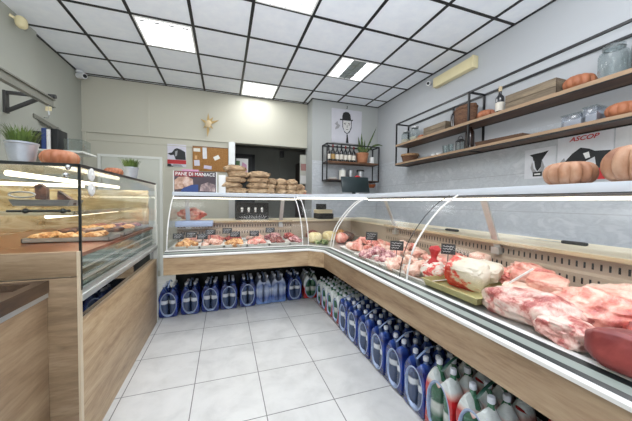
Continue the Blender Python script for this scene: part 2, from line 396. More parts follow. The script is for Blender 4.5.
g.box(XP-.02, YP-.02, ZC-.012, XR, YP, ZC+.001); g.box(XL, YB-.012, ZC-.008, XP, YB, ZC+.001); g.box(XP-.02, YP-.02, ZC-.012, XP, YB, ZC+.001)
struct('trim_1', g, 'black', None, 0)
wr = struct('wall_right', B().box(XR, YF, 0, XR+.1, YB, ZC), 'wallr', smooth=0)
struct('marble_cladding', B().box(XR-.008, YF, 0, XR+.001, YP, 2.10), 'marble', wr, 0)
struct('wall_left', B().box(XL-.1, YF, 0, XL, YB, ZC).box(XL, YF, 0, XL+.035, 4.15, ZC), 'walll', smooth=0)
OX0, OX1, OZ = .186, XP, 2.41
struct('wall_back', B().box(XL-.1, YB, 0, OX0, YB+.15, ZC).box(OX0, YB, OZ, XP, YB+.15, ZC), 'wall', smooth=0)
pl = struct('wall_pillar', B().box(XP, YP, 0, XR, YB+.15, ZC), 'wallp', smooth=0)
struct('marble_cladding', B().box(XP+.0, YP-.008, 0, XR-.008, YP+.001, 2.12), 'marble', pl, 0)
g = B(); g.box(XL, YB-.02, 2.395, OX0, YB, 2.425); g.box(-1.235, YB-.006, 2.425, -1.205, YB, ZC-.01)
g.box(-.33, YB-.006, 2.425, -.31, YB, ZC-.01); g.box(-2.13, YB-.012, 0, -2.09, YB, 2.395); g.box(XL, YB-.008, 2.27, OX0-.1, YB, 2.28)
struct('trim_2', g, 'wall', None, 0)
struct('trim_3', B().box(.075, YB-.03, 0, OX0, YB+.15, OZ), 'alu', None, 0)
# corridor behind the opening
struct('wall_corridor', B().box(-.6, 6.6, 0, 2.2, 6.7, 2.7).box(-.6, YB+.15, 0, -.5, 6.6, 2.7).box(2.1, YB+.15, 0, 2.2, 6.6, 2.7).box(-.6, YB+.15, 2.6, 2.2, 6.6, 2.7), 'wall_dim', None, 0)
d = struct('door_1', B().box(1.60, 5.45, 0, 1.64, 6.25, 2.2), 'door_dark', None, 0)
build('door_handle', B().tube([(1.60,5.55,1.05),(1.56,5.55,1.05),(1.56,5.67,1.05)], .009), 'chrome', d)
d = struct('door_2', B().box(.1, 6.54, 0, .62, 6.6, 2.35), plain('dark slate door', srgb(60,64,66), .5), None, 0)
build('door_frame', B().box(.62, 6.53, 0, .68, 6.6, 2.42).box(.04, 6.53, 0, .1, 6.6, 2.42).box(.04, 6.53, 2.35, .68, 6.6, 2.42), 'black', d)
struct('trim_4', B().box(1.28, 6.575, 0, 1.31, 6.6, 2.6).box(.76, 6.575, 0, .78, 6.6, 2.6), 'wall_dim', None, 0)
# white framed panel on the back wall
d = struct('door_3', B().box(-1.88, YB-.02, .1, -1.05, YB-.005, 2.02), plain('pale door leaf', srgb(206,208,198), .4, var=.02), None, 0)
build('door_frame', B().box(-1.93, YB-.03, 0, -1.89, YB, 2.06).box(-1.05, YB-.03, 0, -1.01, YB, 2.06).box(-1.89, YB-.03, 2.02, -1.05, YB, 2.06), 'trimwhite', d)

# ------------------------------------------------------------------ ceiling lights
def clight(ci, rj, label, grey=False, en=13):
    x0, y0 = GX+GP*ci+.014, GY+GP*rj+.014; x1, y1 = x0+GP-.028, y0+GP-.028
    t = thing('ceiling_light', label, 'ceiling light', ((x0+x1)/2, (y0+y1)/2, ZC), 'recessed ceiling lights')
    f = B(); w = .02; z0, z1 = ZC-.012, ZC
    f.box(x0, y0, z0, x1, y0+w, z1).box(x0, y1-w, z0, x1, y1, z1).box(x0, y0+w, z0, x0+w, y1-w, z1).box(x1-w, y0+w, z0, x1, y1-w, z1)
    build('frame', f, 'white', t)
    if grey:
        a = (x1-x0)*.32
        build('diffuser', B().box(x0+w, y0+w, ZC-.006, x0+a, y1-w, ZC-.001).box(x1-a, y0+w, ZC-.006, x1-w, y1-w, ZC-.001), 'panel', t)
        build('louvre', B().box(x0+a, y0+w, ZC-.006, x1-a, y1-w, ZC-.001), 'louvre', t)
        bb = B()
        for k in range(1, 4): bb.box(x0+a, y0+k*(y1-y0)/4-.012, ZC-.016, x1-a, y0+k*(y1-y0)/4+.012, ZC-.006)
        bb.box((x0+x1)/2-.006, y0+w, ZC-.017, (x0+x1)/2+.006, y1-w, ZC-.006)
        build('louvre_blades', bb, 'greygreen', t)
    else:
        build('diffuser', B().box(x0+w, y0+w, ZC-.006, x1-w, y1-w, ZC-.001), 'panel', t)
        bb = B()
        for k in range(1, 4): bb.box(x0+k*(x1-x0)/4-.004, y0+w, ZC-.014, x0+k*(x1-x0)/4+.004, y1-w, ZC-.006)
        build('louvre_blades', bb, 'louvre', t)
        for k in range(4):
            xx = x0+(k+.5)*(x1-x0)/4
            build('tube_socket', B().box(xx-.03, y0+.06, ZC-.012, xx+.03, y0+.075, ZC-.006), 'bracket', t)
    # the lamp that does the lighting
    ld = bpy.data.lights.new('panel_light', 'AREA'); ld.shape = 'SQUARE'; ld.size = .5; ld.energy = en; ld.color = (.97,.985,1)
    lo = bpy.data.objects.new('panel_light', ld); COL.objects.link(lo); lo.location = ((x0+x1)/2, (y0+y1)/2, ZC-.03)
clight(1, -1, 'square four-tube ceiling light nearest the grey wall-mounted rail')
clight(3, -3, 'square ceiling light cut by the top edge of the photo')
clight(3, 1, 'square ceiling light closest to the back wall above the corridor opening', en=9)
clight(5, -1, 'ceiling light with a grey louvred middle band between two bright bands', True)

# ------------------------------------------------------------------ display cases
PROF = [(.095,.79),(.108,.88),(.145,1.0),(.205,1.10),(.295,1.21),(.405,1.31),(.53,1.382)]
def prof_fine():
    out = []
    for i in range(len(PROF)-1):
        for k in range(4):
            t = k/4; p0 = PROF[max(i-1,0)]; p1 = PROF[i]; p2 = PROF[i+1]; p3 = PROF[min(i+2,len(PROF)-1)]
            out.append(tuple(.5*((2*p1[a])+(-p0[a]+p2[a])*t+(2*p0[a]-5*p1[a]+4*p2[a]-p3[a])*t*t+(-p0[a]+3*p1[a]-3*p2[a]+p3[a])*t**3) for a in (0,1)))
    return out+[PROF[-1]]
PF = prof_fine()
RAIL = [(-.014,.736),(-.016,.752),(-.004,.762),(.018,.768),(.046,.779),(.070,.786),(.078,.789),(.095,.790)]
RAILM = [0,0,1,2,1,3,3]    # white, black, greygreen, black, white
def sweep(bd, prof, P0, P1, closed=False, mifn=None, mi=0):
    rows = [[P(d, z) for (d, z) in prof] for P in (P0, P1)]
    vs = bd.grid(rows, mi, closed, mifn)
    if closed: bd.cap(vs[0][::-1], mi); bd.cap(vs[1], mi)
    return bd
def rect(d0, z0, d1, z1): return [(d0,z0),(d1,z0),(d1,z1),(d0,z1)]
APZ0, APZ1 = .555, .738
YBK, XRT = 3.08, 1.10
def case(t, P, s0, s1, woodm, frames, posts, ax):
    A = lambda d, z: P(s0, d, z)
    Z = lambda d, z: P(s1, d, z)
    build('front_apron', sweep(B(), rect(0,APZ0,.022,APZ1), A, Z, True), woodm, t)
    build('bumper_rail', sweep(B(), RAIL+[(.095,.75),(.02,.73)], A, Z, True, lambda i, j: RAILM[j] if j < 7 else 0), ['white','blackg','greygreen','white'], t)
    build('under_tray', sweep(B(), rect(.022,.60,.86,.725), A, Z, True), 'bracket', t)
    build('plinth', sweep(B(), rect(.74,.0,.86,.60), A, Z, True), 'blackg', t)
    build('deck', sweep(B(), rect(.095,.735,.84,.785), A, Z, True), 'tray_steel', t)
    build('curved_glass', sweep(B(), PF, A, Z), 'glass', t)
    build('top_shelf', sweep(B(), [(.53,1.378),(.525,1.40),(.53,1.424),(.55,1.426),(.94,1.426),(.95,1.40),(.94,1.385),(.62,1.385)], A, Z, True), 'fascia', t)
    build('fascia_seam', sweep(B(), rect(.528,1.374,.545,1.379), A, Z, True), 'blackg', t)
    build('lamp_housing', sweep(B(), rect(.555,1.361,.66,1.383), A, Z, True), 'housing', t)
    build('lamp_tube', sweep(B(), rect(.57,1.344,.61,1.361), A, Z, True), 'lampw', t)
    # slotted rear panel in two steps
    sp = sweep(B(), [(.83,.785),(.83,.925),(.845,.94),(.85,1.03),(.88,1.03),(.88,.785)], A, Z, True)
    n = int(abs(s1-s0)/.036)
    for k in range(n):
        a = s0+(k+.5)*(s1-s0)/n; w = .005
        for z0, z1, d in ((.87,.905,.829), (.96,.995,.846)):
            sp.poly([P(a-w,d,z0), P(a+w,d,z0), P(a+w,d,z1), P(a-w,d,z1)], 1)
    build('slotted_back_panel', sp, ['rearpanel','blackg'], t, .3)
    build('worktop', sweep(B(), rect(.80,1.03,1.30,1.052), A, Z, True), 'cream', t)
    build('worktop_trim', sweep(B(), rect(.795,1.028,.80,1.05), A, Z, True), 'trimtan', t)
    build('service_side', sweep(B(), rect(.89,.0,1.25,1.03), A, Z, True), 'alu', t)
    for s in frames:
        build('glass_end_frame', B().tube([P(s, d, z) for d, z in PF], .0065, 8), 'white', t)
    for s in posts:
        bd = B(); bd.bar(P(s,.66,1.385), P(s,.83,1.0), .05, .014); bd.box(*(min(a,b) for a,b in zip(P(s-.03,.80,1.0),P(s+.03,.86,.95))), *(max(a,b) for a,b in zip(P(s-.03,.80,1.0),P(s+.03,.86,.95))))
        build('shelf_post', bd, 'alu', t)
M['fascia'] = plain('bluish white enamel', srgb(214,222,232), .3, var=.02)
M['housing'] = plain('grey lamp housing', srgb(128,124,120), .5, var=.05)
M['trimtan'] = plain('tan worktop edge', srgb(190,172,140), .5, var=.05)
M['rearpanel'] = plain('beige plastic back panel', srgb(176,160,142), .45, var=.05)
PB = lambda s, d, z: (s, YBK+d, z)
PR = lambda s, d, z: (XRT+d, s, z)
bc = thing('display_case', 'curved glass meat display case along the back wall, oak apron below', 'display case', (.2,3.5,0))
case(bc, PB, -.59, .95, 'wood_x', (-.575, .91), (-.45, .78), 'x')
rc = thing('display_case', 'long curved glass meat display case beside the marble wall with shelves', 'display case', (1.5,1.2,0))
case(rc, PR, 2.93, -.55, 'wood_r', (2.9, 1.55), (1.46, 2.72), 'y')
build('glass_seam', B().tube([PR(1.63, d, z) for d, z in PF], .003, 6), 'blackg', rc)
# end cheek of back case
build('end_glass', B().poly([PB(-.58,d,z) for d,z in PF]+[PB(-.58,.83,1.382),PB(-.58,.83,.79)]), 'glass_side', bc)
# corner unit
cc = thing('corner_display_case', 'chamfered corner display case joining the two curved glass cases', 'display case', (1.4,3.4,0))
A = lambda d, z: (.951, YBK+d, z)
Z = lambda d, z: (XRT+d, 2.931, z)
build('front_apron', sweep(B(), rect(0,APZ0,.022,APZ1), A, Z, True), 'wood_x', cc)
build('bumper_rail', sweep(B(), RAIL+[(.095,.75),(.02,.73)], A, Z, True, lambda i, j: RAILM[j] if j < 7 else 0), ['white','blackg','greygreen','white'], cc)
build('curved_glass', sweep(B(), PF, A, Z), 'glass', cc)
for s in (.985,):
    build('glass_end_frame', B().tube([(s, YBK+d, z) for d, z in PF], .0065, 8), 'white', cc)
build('glass_end_frame', B().tube([(XRT+d, 2.97, z) for d, z in PF], .0065, 8), 'white', cc)
build('top_shelf', B().prism([(.951,YBK+.53,1.38),(XRT+.53,2.931,1.38),(XRT+.95,2.931,1.38),(XRT+.95,YBK+.95,1.38),(.951,YBK+.95,1.38)], (0,0,.046)), 'fascia', cc)
build('deck', B().prism([(.951,YBK+.095,.735),(XRT+.095,2.931,.735),(XRT+.83,2.931,.735),(XRT+.83,YBK+.83,.735),(.951,YBK+.83,.735)], (0,0,.05)), 'tray_steel', cc)
build('under_tray', B().prism([(.951,YBK+.03,.60),(XRT+.03,2.931,.60),(XRT+.86,2.931,.60),(XRT+.86,YBK+.86,.60),(.951,YBK+.86,.60)], (0,0,.13)), 'bracket', cc)
build('plinth', B().box(.951,YBK+.74,0,XRT+.86,YBK+.86,.6).box(XRT+.74,2.931,0,XRT+.86,YBK+.74,.6), 'blackg', cc)
bd = B(); bd.box(.951, YBK+.84, .785, XRT+.87, YBK+.88, 1.03); bd.box(XRT+.84, 2.931, .785, XRT+.88, YBK+.84, 1.03)
build('back_panel', bd, 'rearpanel', cc)
build('worktop', B().box(.951, YBK+.80, 1.03, XRT+1.30, YBK+1.30, 1.052).box(XRT+.80, 2.931, 1.03, XRT+1.30, YBK+.80, 1.052), 'cream', cc)
build('service_side', B().box(.951, YBK+.89, 0, XRT+1.25, YBK+1.25, 1.03).box(XRT+.89, 2.931, 0, XRT+1.25, YBK+.89, 1.03), 'alu', cc)
build('lamp_tube', B().tube([(.96,YBK+.60,1.37),(XRT+.60,2.94,1.37)], .012), 'lampw', cc)

# ------------------------------------------------------------------ tall glass counter with oak cladding
LX, LY0, LY1 = -.69, 1.67, 3.28
lc = thing('glass_counter', 'tall straight-glass counter with oak panels and warm lit steel inside', 'display case', (-1.0,2.4,0))
build('front_panel', B().box(LX-.03, LY0+.005, 0, LX, LY1, .69, 0, .002), 'wood_y', lc)
build('kick_glass', B().box(LX-.05, LY0+.01, .69, LX-.03, LY1, .80), 'glass_dark', lc)
build('front_rail', B().box(LX-.03, LY0+.005, .80, LX+.006, LY1+.03, .835, 0, .003).box(LX-.02, LY0+.005, .835, LX-.002, LY1+.03, .862), 'alu', lc)
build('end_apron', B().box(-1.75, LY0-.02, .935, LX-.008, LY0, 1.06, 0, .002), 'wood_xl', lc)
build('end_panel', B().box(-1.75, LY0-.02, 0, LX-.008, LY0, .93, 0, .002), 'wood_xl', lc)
build('edge_strip', B().box(LX-.008, LY0-.022, 0, LX+.002, LY0+.005, 1.06), plain('pale edge strip', srgb(206,190,164), .4), lc)
build('far_post', B().box(LX-.03, LY1, 0, LX+.003, LY1+.035, 1.06).box(LX-.02, LY1+.005, 1.06, LX, LY1+.02, 1.49), 'trimwhite', lc)
build('front_glass', B().poly([(LX,LY0,.862),(LX,LY1-.04,.862),(LX,LY1-.04,1.488),(LX,LY0,1.488)]), 'glass_side', lc)
build('end_glass', B().poly([(LX,LY0,1.06),(-1.75,LY0,1.06),(-1.75,LY0,1.488),(LX,LY0,1.488)]), 'glass_side', lc)
build('top_glass', B().box(-1.75, LY0, 1.488, LX, LY1-.04, 1.496), 'glass_side', lc)
bd = B(); bd.box(LX-.005, LY0-.004, 1.482, LX+.005, LY1-.04, 1.498); bd.box(-1.75, LY0-.005, 1.482, LX+.005, LY0+.004, 1.498); bd.box(LX-.005, LY0-.005, .86, LX+.005, LY0+.005, 1.49)
build('edge_seal', bd, 'blackg', lc)
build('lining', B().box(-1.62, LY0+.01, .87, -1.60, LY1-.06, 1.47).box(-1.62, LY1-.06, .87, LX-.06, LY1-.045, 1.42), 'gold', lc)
build('deck', B().box(-1.6, LY0+.005, 1.02, LX-.02, LY1-.05, 1.04), 'copper', lc)  # copper colour stands in for the warm orange glow at the bottom
build('lower_panel', B().box(LX-.045, LY0+.008, .85, LX-.03, LY1-.05, 1.02), 'steelgreen', lc)
build('lower_ledge', B().box(LX-.03, LY0+.008, .90, LX-.012, LY1-.05, .912).box(LX-.03, LY0+.008, .955, LX-.018, LY1-.05, .962), 'alu', lc)
bd = B(); bd.box(-1.55, LY0+.30, 1.235, LX-.16, LY1-.1, 1.243)
build('glass_shelf', bd, 'glass_side', lc)
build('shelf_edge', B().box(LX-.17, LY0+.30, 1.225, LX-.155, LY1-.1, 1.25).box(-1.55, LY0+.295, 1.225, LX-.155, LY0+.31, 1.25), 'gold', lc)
build('lamp_tube', B().tube([(-1.0,LY0+.06,1.445),(-1.0,LY1-.1,1.445)], .014), 'lamp', lc)
build('lamp_tube', B().tube([(-1.0,LY0+.36,1.215),(-1.0,LY1-.12,1.215)], .012), 'lamp', lc)
build('lamp_tube', B().tube([(-1.5,LY0+.10,1.40),(LX-.1,LY0+.30,1.40)], .010), 'lamp', lc)
for yy, zz in ((1.79,1.455),(1.79,1.375)):
    bd = B(); bd.lathe([(.0,0),(.034,0),(.035,.006),(.029,.010),(.012,.010),(.011,.015),(0,.015)], (0,0,0), 24)
    bmesh.ops.rotate(bd.bm, cent=(0,0,0), matrix=Matrix.Rotation(PI/2, 3, 'Y'), verts=bd.bm.verts); bmesh.ops.translate(bd.bm, vec=(LX,yy,zz), verts=bd.bm.verts)
    build('hinge_disc', bd, 'white', lc)
bd = B(); bd.blob((LX-.05,LY0-.012,1.44), (.014,.012,.014), 0, sub=2); bd.blob((LX-.04,LY0-.012,1.478), (.012,.012,.014), 0, sub=2)
build('glass_clamp', bd, 'chrome', lc)
bd = B(); bd.tube([(-1.0,LY0+.05,1.26),(-.75,LY0+.05,1.26)], .006)
for x in (-.93,-.78): bd.blob((x,LY0+.05,1.26), (.014,.012,.014), 0, sub=2)
build('support_bar', bd, 'blackg', lc)
# steel tray with roast pieces on top bar
bd = B()
zt = 1.285
bd.box(-.965, LY0+.035, zt, -.76, LY0+.17, zt+.004); bd.prism([(-.965,LY0+.035,zt),(-.76,LY0+.035,zt),(-.745,LY0+.03,zt+.032),(-.98,LY0+.03,zt+.032)], (0,.004,0))
bd.prism([(-.76,LY0+.035,zt),(-.76,LY0+.17,zt),(-.745,LY0+.17,zt+.032),(-.745,LY0+.03,zt+.032)], (.003,0,0))
bd.prism([(-.965,LY0+.035,zt),(-.965,LY0+.17,zt),(-.98,LY0+.17,zt+.032),(-.98,LY0+.03,zt+.032)], (-.003,0,0))
bd.tube([(-.985+.01*math.sin(a),LY0+.04+.0*a,zt+.05) if False else (-.93-.05*math.cos(a),LY0+.03,zt+.055+.014*math.sin(a)) for a in [k*PI/8 for k in range(17)]], .004, 6)
o = build('steel_tray', bd, 'steel', None); tag(o, 'steel serving tray inside the lit glass counter, near its end pane', 'tray')
bd = B().prism([(-.022,0,0),(.022,0,-.005),(.022,0,.055),(-.004,0,.078),(-.024,0,.068)], (0,.03,0)).blob((0,.015,-.015), (.008,.012,.02), .1, sub=2)
solo('meat_slice', bd, 'meat_roast', (-.885,LY0+.08,zt+.035), 'dark roasted block standing on the steel tray in the glass counter', 'meat')
bd = B().prism([(-.030,0,.0),(.040,0,-.005),(.04,0,.015),(-.026,0,.068)], (0,.03,0))
solo('meat_slice', bd, 'meat_roast', (-.79,LY0+.08,zt+.012), 'dark triangular roasted wedge on the steel tray in the glass counter', 'meat')
# food trays on the deck of the glass counter
ft = None
for k, (yy, mt, lab) in enumerate([(2.28,'meat_tan','golden fried food'),(2.58,'meat_roast','dark baked food'),(2.86,'meat_tan','tan breaded food'),(3.09,'sausage','reddish cooked food')]):
    bd = B(); bd.box(-1.2, yy-.105, .042+1, -.74, yy+.105, .046+1); bd.box(-.745, yy-.105, .042+1, -.74, yy+.105, .07+1); bd.box(-1.2, yy-.105, .042+1, -1.195, yy+.105, .07+1); bd.box(-1.2, yy-.105, .042+1, -.74, yy-.10, .07+1); bd.box(-1.2, yy+.10, .042+1, -.74, yy+.105, .07+1)
    tag(build('food_tray', bd, 'tray_steel', None), ['steel tray closest to the end pane on the glass counter floor','second steel tray from the end pane inside the glass counter','third steel tray from the end pane inside the glass counter','steel tray of the glass counter beside the back case'][k], 'tray')
    pr = None
    for q in range(9):
        p = (-1.12+.14*(q%3)+random.uniform(-.02,.02), yy-.06+.06*(q//3)+random.uniform(-.015,.015), 1.075)
        if pr is None:
            pr = solo('food_piece', B().blob((0,0,0), (.055,.03,.024), .25, 1.6, k+3, 2), mt, p, ['golden fried piece lying in the counter tray closest to the end pane','dark baked piece in the second counter tray','tan breaded piece in the third counter tray','reddish cooked piece in the counter tray beside the back case'][k], 'food', lab+' in the glass counter')
        else: dup(pr, p, random.uniform(0,6))

# low checkout counter
ck = thing('low_counter', 'low oak counter with a dark top built against the glass counter end', 'counter', (-1.25,.6,0))
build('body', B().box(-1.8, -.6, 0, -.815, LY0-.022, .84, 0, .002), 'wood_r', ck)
build('trim_strip', B().box(-1.8, -.6, .842, -.812, LY0-.022, .866), 'alu', ck)
bd = B().box(-1.8, -.6, .866, -1.72, LY0-.022, .925); bd.box(-.852, -.6, .866, -.808, LY0-.022, .925); bd.box(-1.72, LY0-.07, .866, -.852, LY0-.022, .925); bd.box(-1.72, -.6, .866, -.852, LY0-.07, .895)
build('top', bd, 'darktop', ck)

# ------------------------------------------------------------------ water packs
def outline():
    pts = []
    def add(x, z): pts.append((x, z))
    add(.085,.0); add(.099,.012); add(.102,.05); add(.097,.11); add(.096,.16); add(.102,.21); add(.099,.235); add(.092,.265); add(.080,.295); add(.066,.315); add(.057,.328); add(.040,.328); add(.030,.308); add(.014,.272); add(0,.262)
    return pts+[(-x, z) for x, z in pts[-2::-1]]
OUT = outline()
def ray_out(a, cz=.155):
    dx, dz = math.cos(a), math.sin(a); best = None
    n = len(OUT)
    for i in range(n):
        x0, z0 = OUT[i]; x1, z1 = OUT[(i+1)%n]; z0 -= cz; z1 -= cz
        den = dx*(z1-z0)-dz*(x1-x0)
        if abs(den) < 1e-9: continue
        t = (x0*(z1-z0)-z0*(x1-x0))/den; u = (x0*dz-z0*dx)/den
        if t > 0 and -1e-6 <= u <= 1+1e-6: best = t if best is None else min(best, t)
    return best
NS = 96; ANG = [2*PI*k/NS for k in range(NS)]; RO = [ray_out(a) for a in ANG]
DP = .29
def wrap_bm():
    bd = B(); cz = .155
    def ring(k, y, sx=1.0, top=1.0):
        out = []
        for a, r in zip(ANG, RO):
            x = r*math.cos(a)*k*sx; z = cz+r*math.sin(a)*k
            z = max(z, .002)
            if z > .24: z = .24+(z-.24)*top
            out.append((x, y, z))
        return out
    def ell(y, k=1): return [(.074*k*math.cos(a), y, cz-.005+.122*k*math.sin(a)) for a in ANG]
    h = DP/2
    rows = [ell(-h+.022,.97), ell(-h+.002,1.0), ell(-h-.004,1.06), ell(-h-.002,1.13), ring(.93,-h), ring(.97,-h+.010), ring(1.0,-h+.028)]
    n = 24
    for i in range(1, n):
        y = -h+.03+(DP-.06)*i/n
        ph = (y+h)/(DP/3)            # three bottles deep
        c = abs(math.sin(PI*ph))
        s = .86+.14*c**.5; tp = .25+.75*c**.7
        rows.append(ring(1.0, y, s, tp))
    rows += [ring(1.0,h-.028), ring(.95,h-.006), ring(.85,h)]
    vs = bd.grid(rows, 0, True, lambda i, j: 1 if i < 3 else 0); bd.cap(vs[-1], 0)
    return bd
def bottle_bm():
    return B().lathe([(.0,.003),(.036,.003),(.044,.012),(.045,.10),(.042,.14),(.045,.18),(.045,.235),(.038,.27),(.022,.305),(.014,.325),(.013,.345),(0,.345)], (0,0,0), 14)
def cap_bm(): return B().lathe([(.0155,.343),(.0165,.345),(.0165,.364),(.014,.368),(0,.368)], (0,0,0), 12)
def make_pack(name, label, cat, film, pet, cap, strap, group, oval='rim_film'):
    t = thing(name, label, cat, (0,0,0), group)
    build('film_wrap', wrap_bm(), [film, oval], t, .9)
    bm_ = None
    for iy in range(3):
        for sx in (-1, 1):
            p = (sx*.047, -DP/2+.05+iy*DP/3, 0)
            if bm_ is None:
                bo = build('bottle', bottle_bm(), pet, t); co = build('cap', cap_bm(), cap, bo); bm_ = bo
                bo.location = p
            else:
                b2 = bm_.copy(); COL.objects.link(b2); b2.parent = t; b2.location = p
                c2 = co.copy(); COL.objects.link(c2); c2.parent = b2
                if iy: c2.location.z = -.012
    build('carry_strap', B().tube([(0,-DP/2+.02+.25*k/12, .335+.055*math.sin(PI*k/12)) for k in range(13)], .008, 6, 0, .25), strap, t)
    return t
G1 = 'shrink-wrapped packs under the back case'; G2 = 'shrink-wrapped packs under the long case'
blue = make_pack('water_pack', 'b', 'water pack', 'film_blue', 'pet_blue', 'cap_white', 'strap', G1)
clear = make_pack('water_pack', 'c', 'water pack', 'film_clear', 'pet_clear', 'cap_white', 'strap', G1, 'film_clear')
rednear = make_pack('bottle_pack', 'n', 'bottle pack', 'film_rednear', 'pet_green', 'cap_white', 'strap_g', G2)
build('printed_swirl', B().tube([(.10,-.02+.05*math.cos(a),.12+.04*math.sin(a)) for a in [PI*k/7 for k in range(9)]], .008, 6, 0, .3), 'yellowp', rednear)
build('printed_swirl', B().tube([(.10,-.02+.03*math.cos(a),.12+.02*math.sin(a)) for a in [PI*k/7 for k in range(15)]], .006, 6, 0, .3), 'yellowp', rednear)
build('red_stripe', B().tube([(.06,.05,.30),(.08,.10,.27),(.10,.12,.2)], .012, 6, 0, .5), 'red', rednear)
redp = make_pack('bottle_pack', 'r', 'bottle pack', 'film_red', 'pet_green', 'cap_white', 'strap_g', G2)
build('printed_swirl', B().tube([(.098,-.02+.05*math.cos(a),.075+.035*math.sin(a)) for a in [PI*k/7 for k in range(9)]], .006, 6, 0), 'yellowp', redp)
ords = ['first','second','third','fourth','fifth','sixth','seventh','eighth','ninth','tenth']
xs = [-.60,-.372,-.15,.055,.28]
ysb = lambda x: 3.36+.075*(x+.6)
for k, x in enumerate(xs):
    lab = 'blue water pack under the back case, '+['beside the tall glass counter','second from the tall glass counter','third from the tall glass counter','fourth from the tall glass counter','fifth from the tall glass counter'][k]
    (lambda o: o)(dup(blue, (x, ysb(x)+DP/2, 0), random.uniform(-.06,.06), lab))
for k, x in enumerate((.478,.672)):
    dup(clear, (x, ysb(x)+DP/2, 0), 0, ['clear-wrapped water pack under the back case next to the fifth blue pack','clear-wrapped water pack under the back case next to the lone blue pack'][k])
dup(blue, (.89, ysb(.89)+DP/2, 0), .03, 'lone blue water pack between clear packs and red-green packs, under the back case')
dup(redp, (1.125, 3.47+DP/2, 0), -.05, 'red-bottomed white pack facing out of the dark corner under the cases', G1)
for k, y in enumerate((3.24,3.06,2.88,2.70)):
    dup(redp, (1.15+DP/2, y, 0), -PI/2+.04, 'red-bottomed white pack under the long case, %s from the dark corner' % ords[k+1], scale=(.84,1,.95))
yb = [2.475,2.27,2.045,1.82,1.60,1.385]
for k, y in enumerate(yb):
    lab = 'blue water pack under the long case, '+['furthest along, next to the red-white row','second after the red-white row','third after the red-white row','fourth after the red-white row','fifth after the red-white row','beside the near big red-white packs'][k]
    dup(blue, (1.135+DP/2, y, 0), -PI/2+random.uniform(-.05,.05), lab, G2)
for k, y in enumerate((1.165,.945)):
    dup(rednear, (1.13+DP/2, y, 0), -PI/2, ['big red-white pack with green window beside the blue packs','big red-white pack with green window beside the clear bottles with red caps'][k], G2, scale=(1.04,1.05,1.16))
for pr_ in (blue, clear, redp, rednear):
    for ch in list(pr_.children):
        for gch in list(ch.children): bpy.data.objects.remove(gch)
        bpy.data.objects.remove(ch)
    bpy.data.objects.remove(pr_)
# clear pack with red caps
t = thing('bottle_pack', 'clear water bottles with red caps under the long case', 'bottle pack', (1.30,.72,0))
b0 = None
for iy in range(2):
    for ix in range(3):
        p = (-.10+.096*ix, -.048+.096*iy, 0)
        if b0 is None:
            b0 = build('bottle', B().lathe([(.0,.003),(.036,.003),(.046,.012),(.047,.10),(.043,.14),(.047,.18),(.047,.225),(.040,.262),(.024,.295),(.014,.31),(.013,.33),(0,.33)], (1.30,.72,0), 16), 'pet_clear', t)
            c0 = build('cap', B().lathe([(.0165,.325),(.0175,.328),(.0175,.35),(.014,.354),(0,.354)], (1.30,.72,0), 12), 'red', b0)
            b0.location = p
        else:
            b2 = b0.copy(); COL.objects.link(b2); b2.parent = t; b2.location = p
            c2 = c0.copy(); COL.objects.link(c2); c2.parent = b2
build('film_wrap', B().box(1.142,.618,.004,1.458,.822,.25,0,.03), 'film_gray', t)

# ------------------------------------------------------------------ things on top of the glass counter
def grass_pot(loc, s, label, seed):
    rnd = random.Random(seed)
    t = thing('potted_grass', label, 'potted plant', loc)
    x, y, z = loc
    build('pot', B().lathe([(0,.0),(.052*s,0),(.056*s,.004*s),(.074*s,.118*s),(.078*s,.122*s),(.078*s,.132*s),(.072*s,.132*s),(.068*s,.11*s),(0,.11*s)], loc, 28), 'pot', t)
    bd = B()
    for k in range(300):
        a = rnd.uniform(0, 2*PI); r0 = .058*s*math.sqrt(rnd.random()); L = rnd.uniform(.07,.135)*s; lean = rnd.uniform(.1,.62)*(.4+r0/(.058*s))
        a2 = a+rnd.uniform(-.5,.5); w = .0028*s
        p0 = Vector((x+r0*math.cos(a), y+r0*math.sin(a), z+.115*s)); dv = Vector((math.cos(a2), math.sin(a2), 0)); sd = Vector((-dv.y, dv.x, 0))*w
        p1 = p0+dv*lean*L*.4+Vector((0,0,L*.6)); p2 = p0+dv*lean*L+Vector((0,0,L*(1-.25*lean)))
        v = [bd.bm.verts.new(q) for q in (p0-sd, p0+sd, p1+sd*.8, p1-sd*.8, p2)]
        bd.bm.faces.new(v[:4]); bd.bm.faces.new((v[3], v[2], v[4]))
    build('grass_tuft', bd, 'grass', t)
    return t
grass_pot((-.975,1.79,1.497), .82, 'larger galvanised pot of green grass on the glass counter beside its near pumpkin', 1)
grass_pot((-.77,2.74,1.497), .80, 'small galvanised pot of green grass further along the glass counter top', 2)
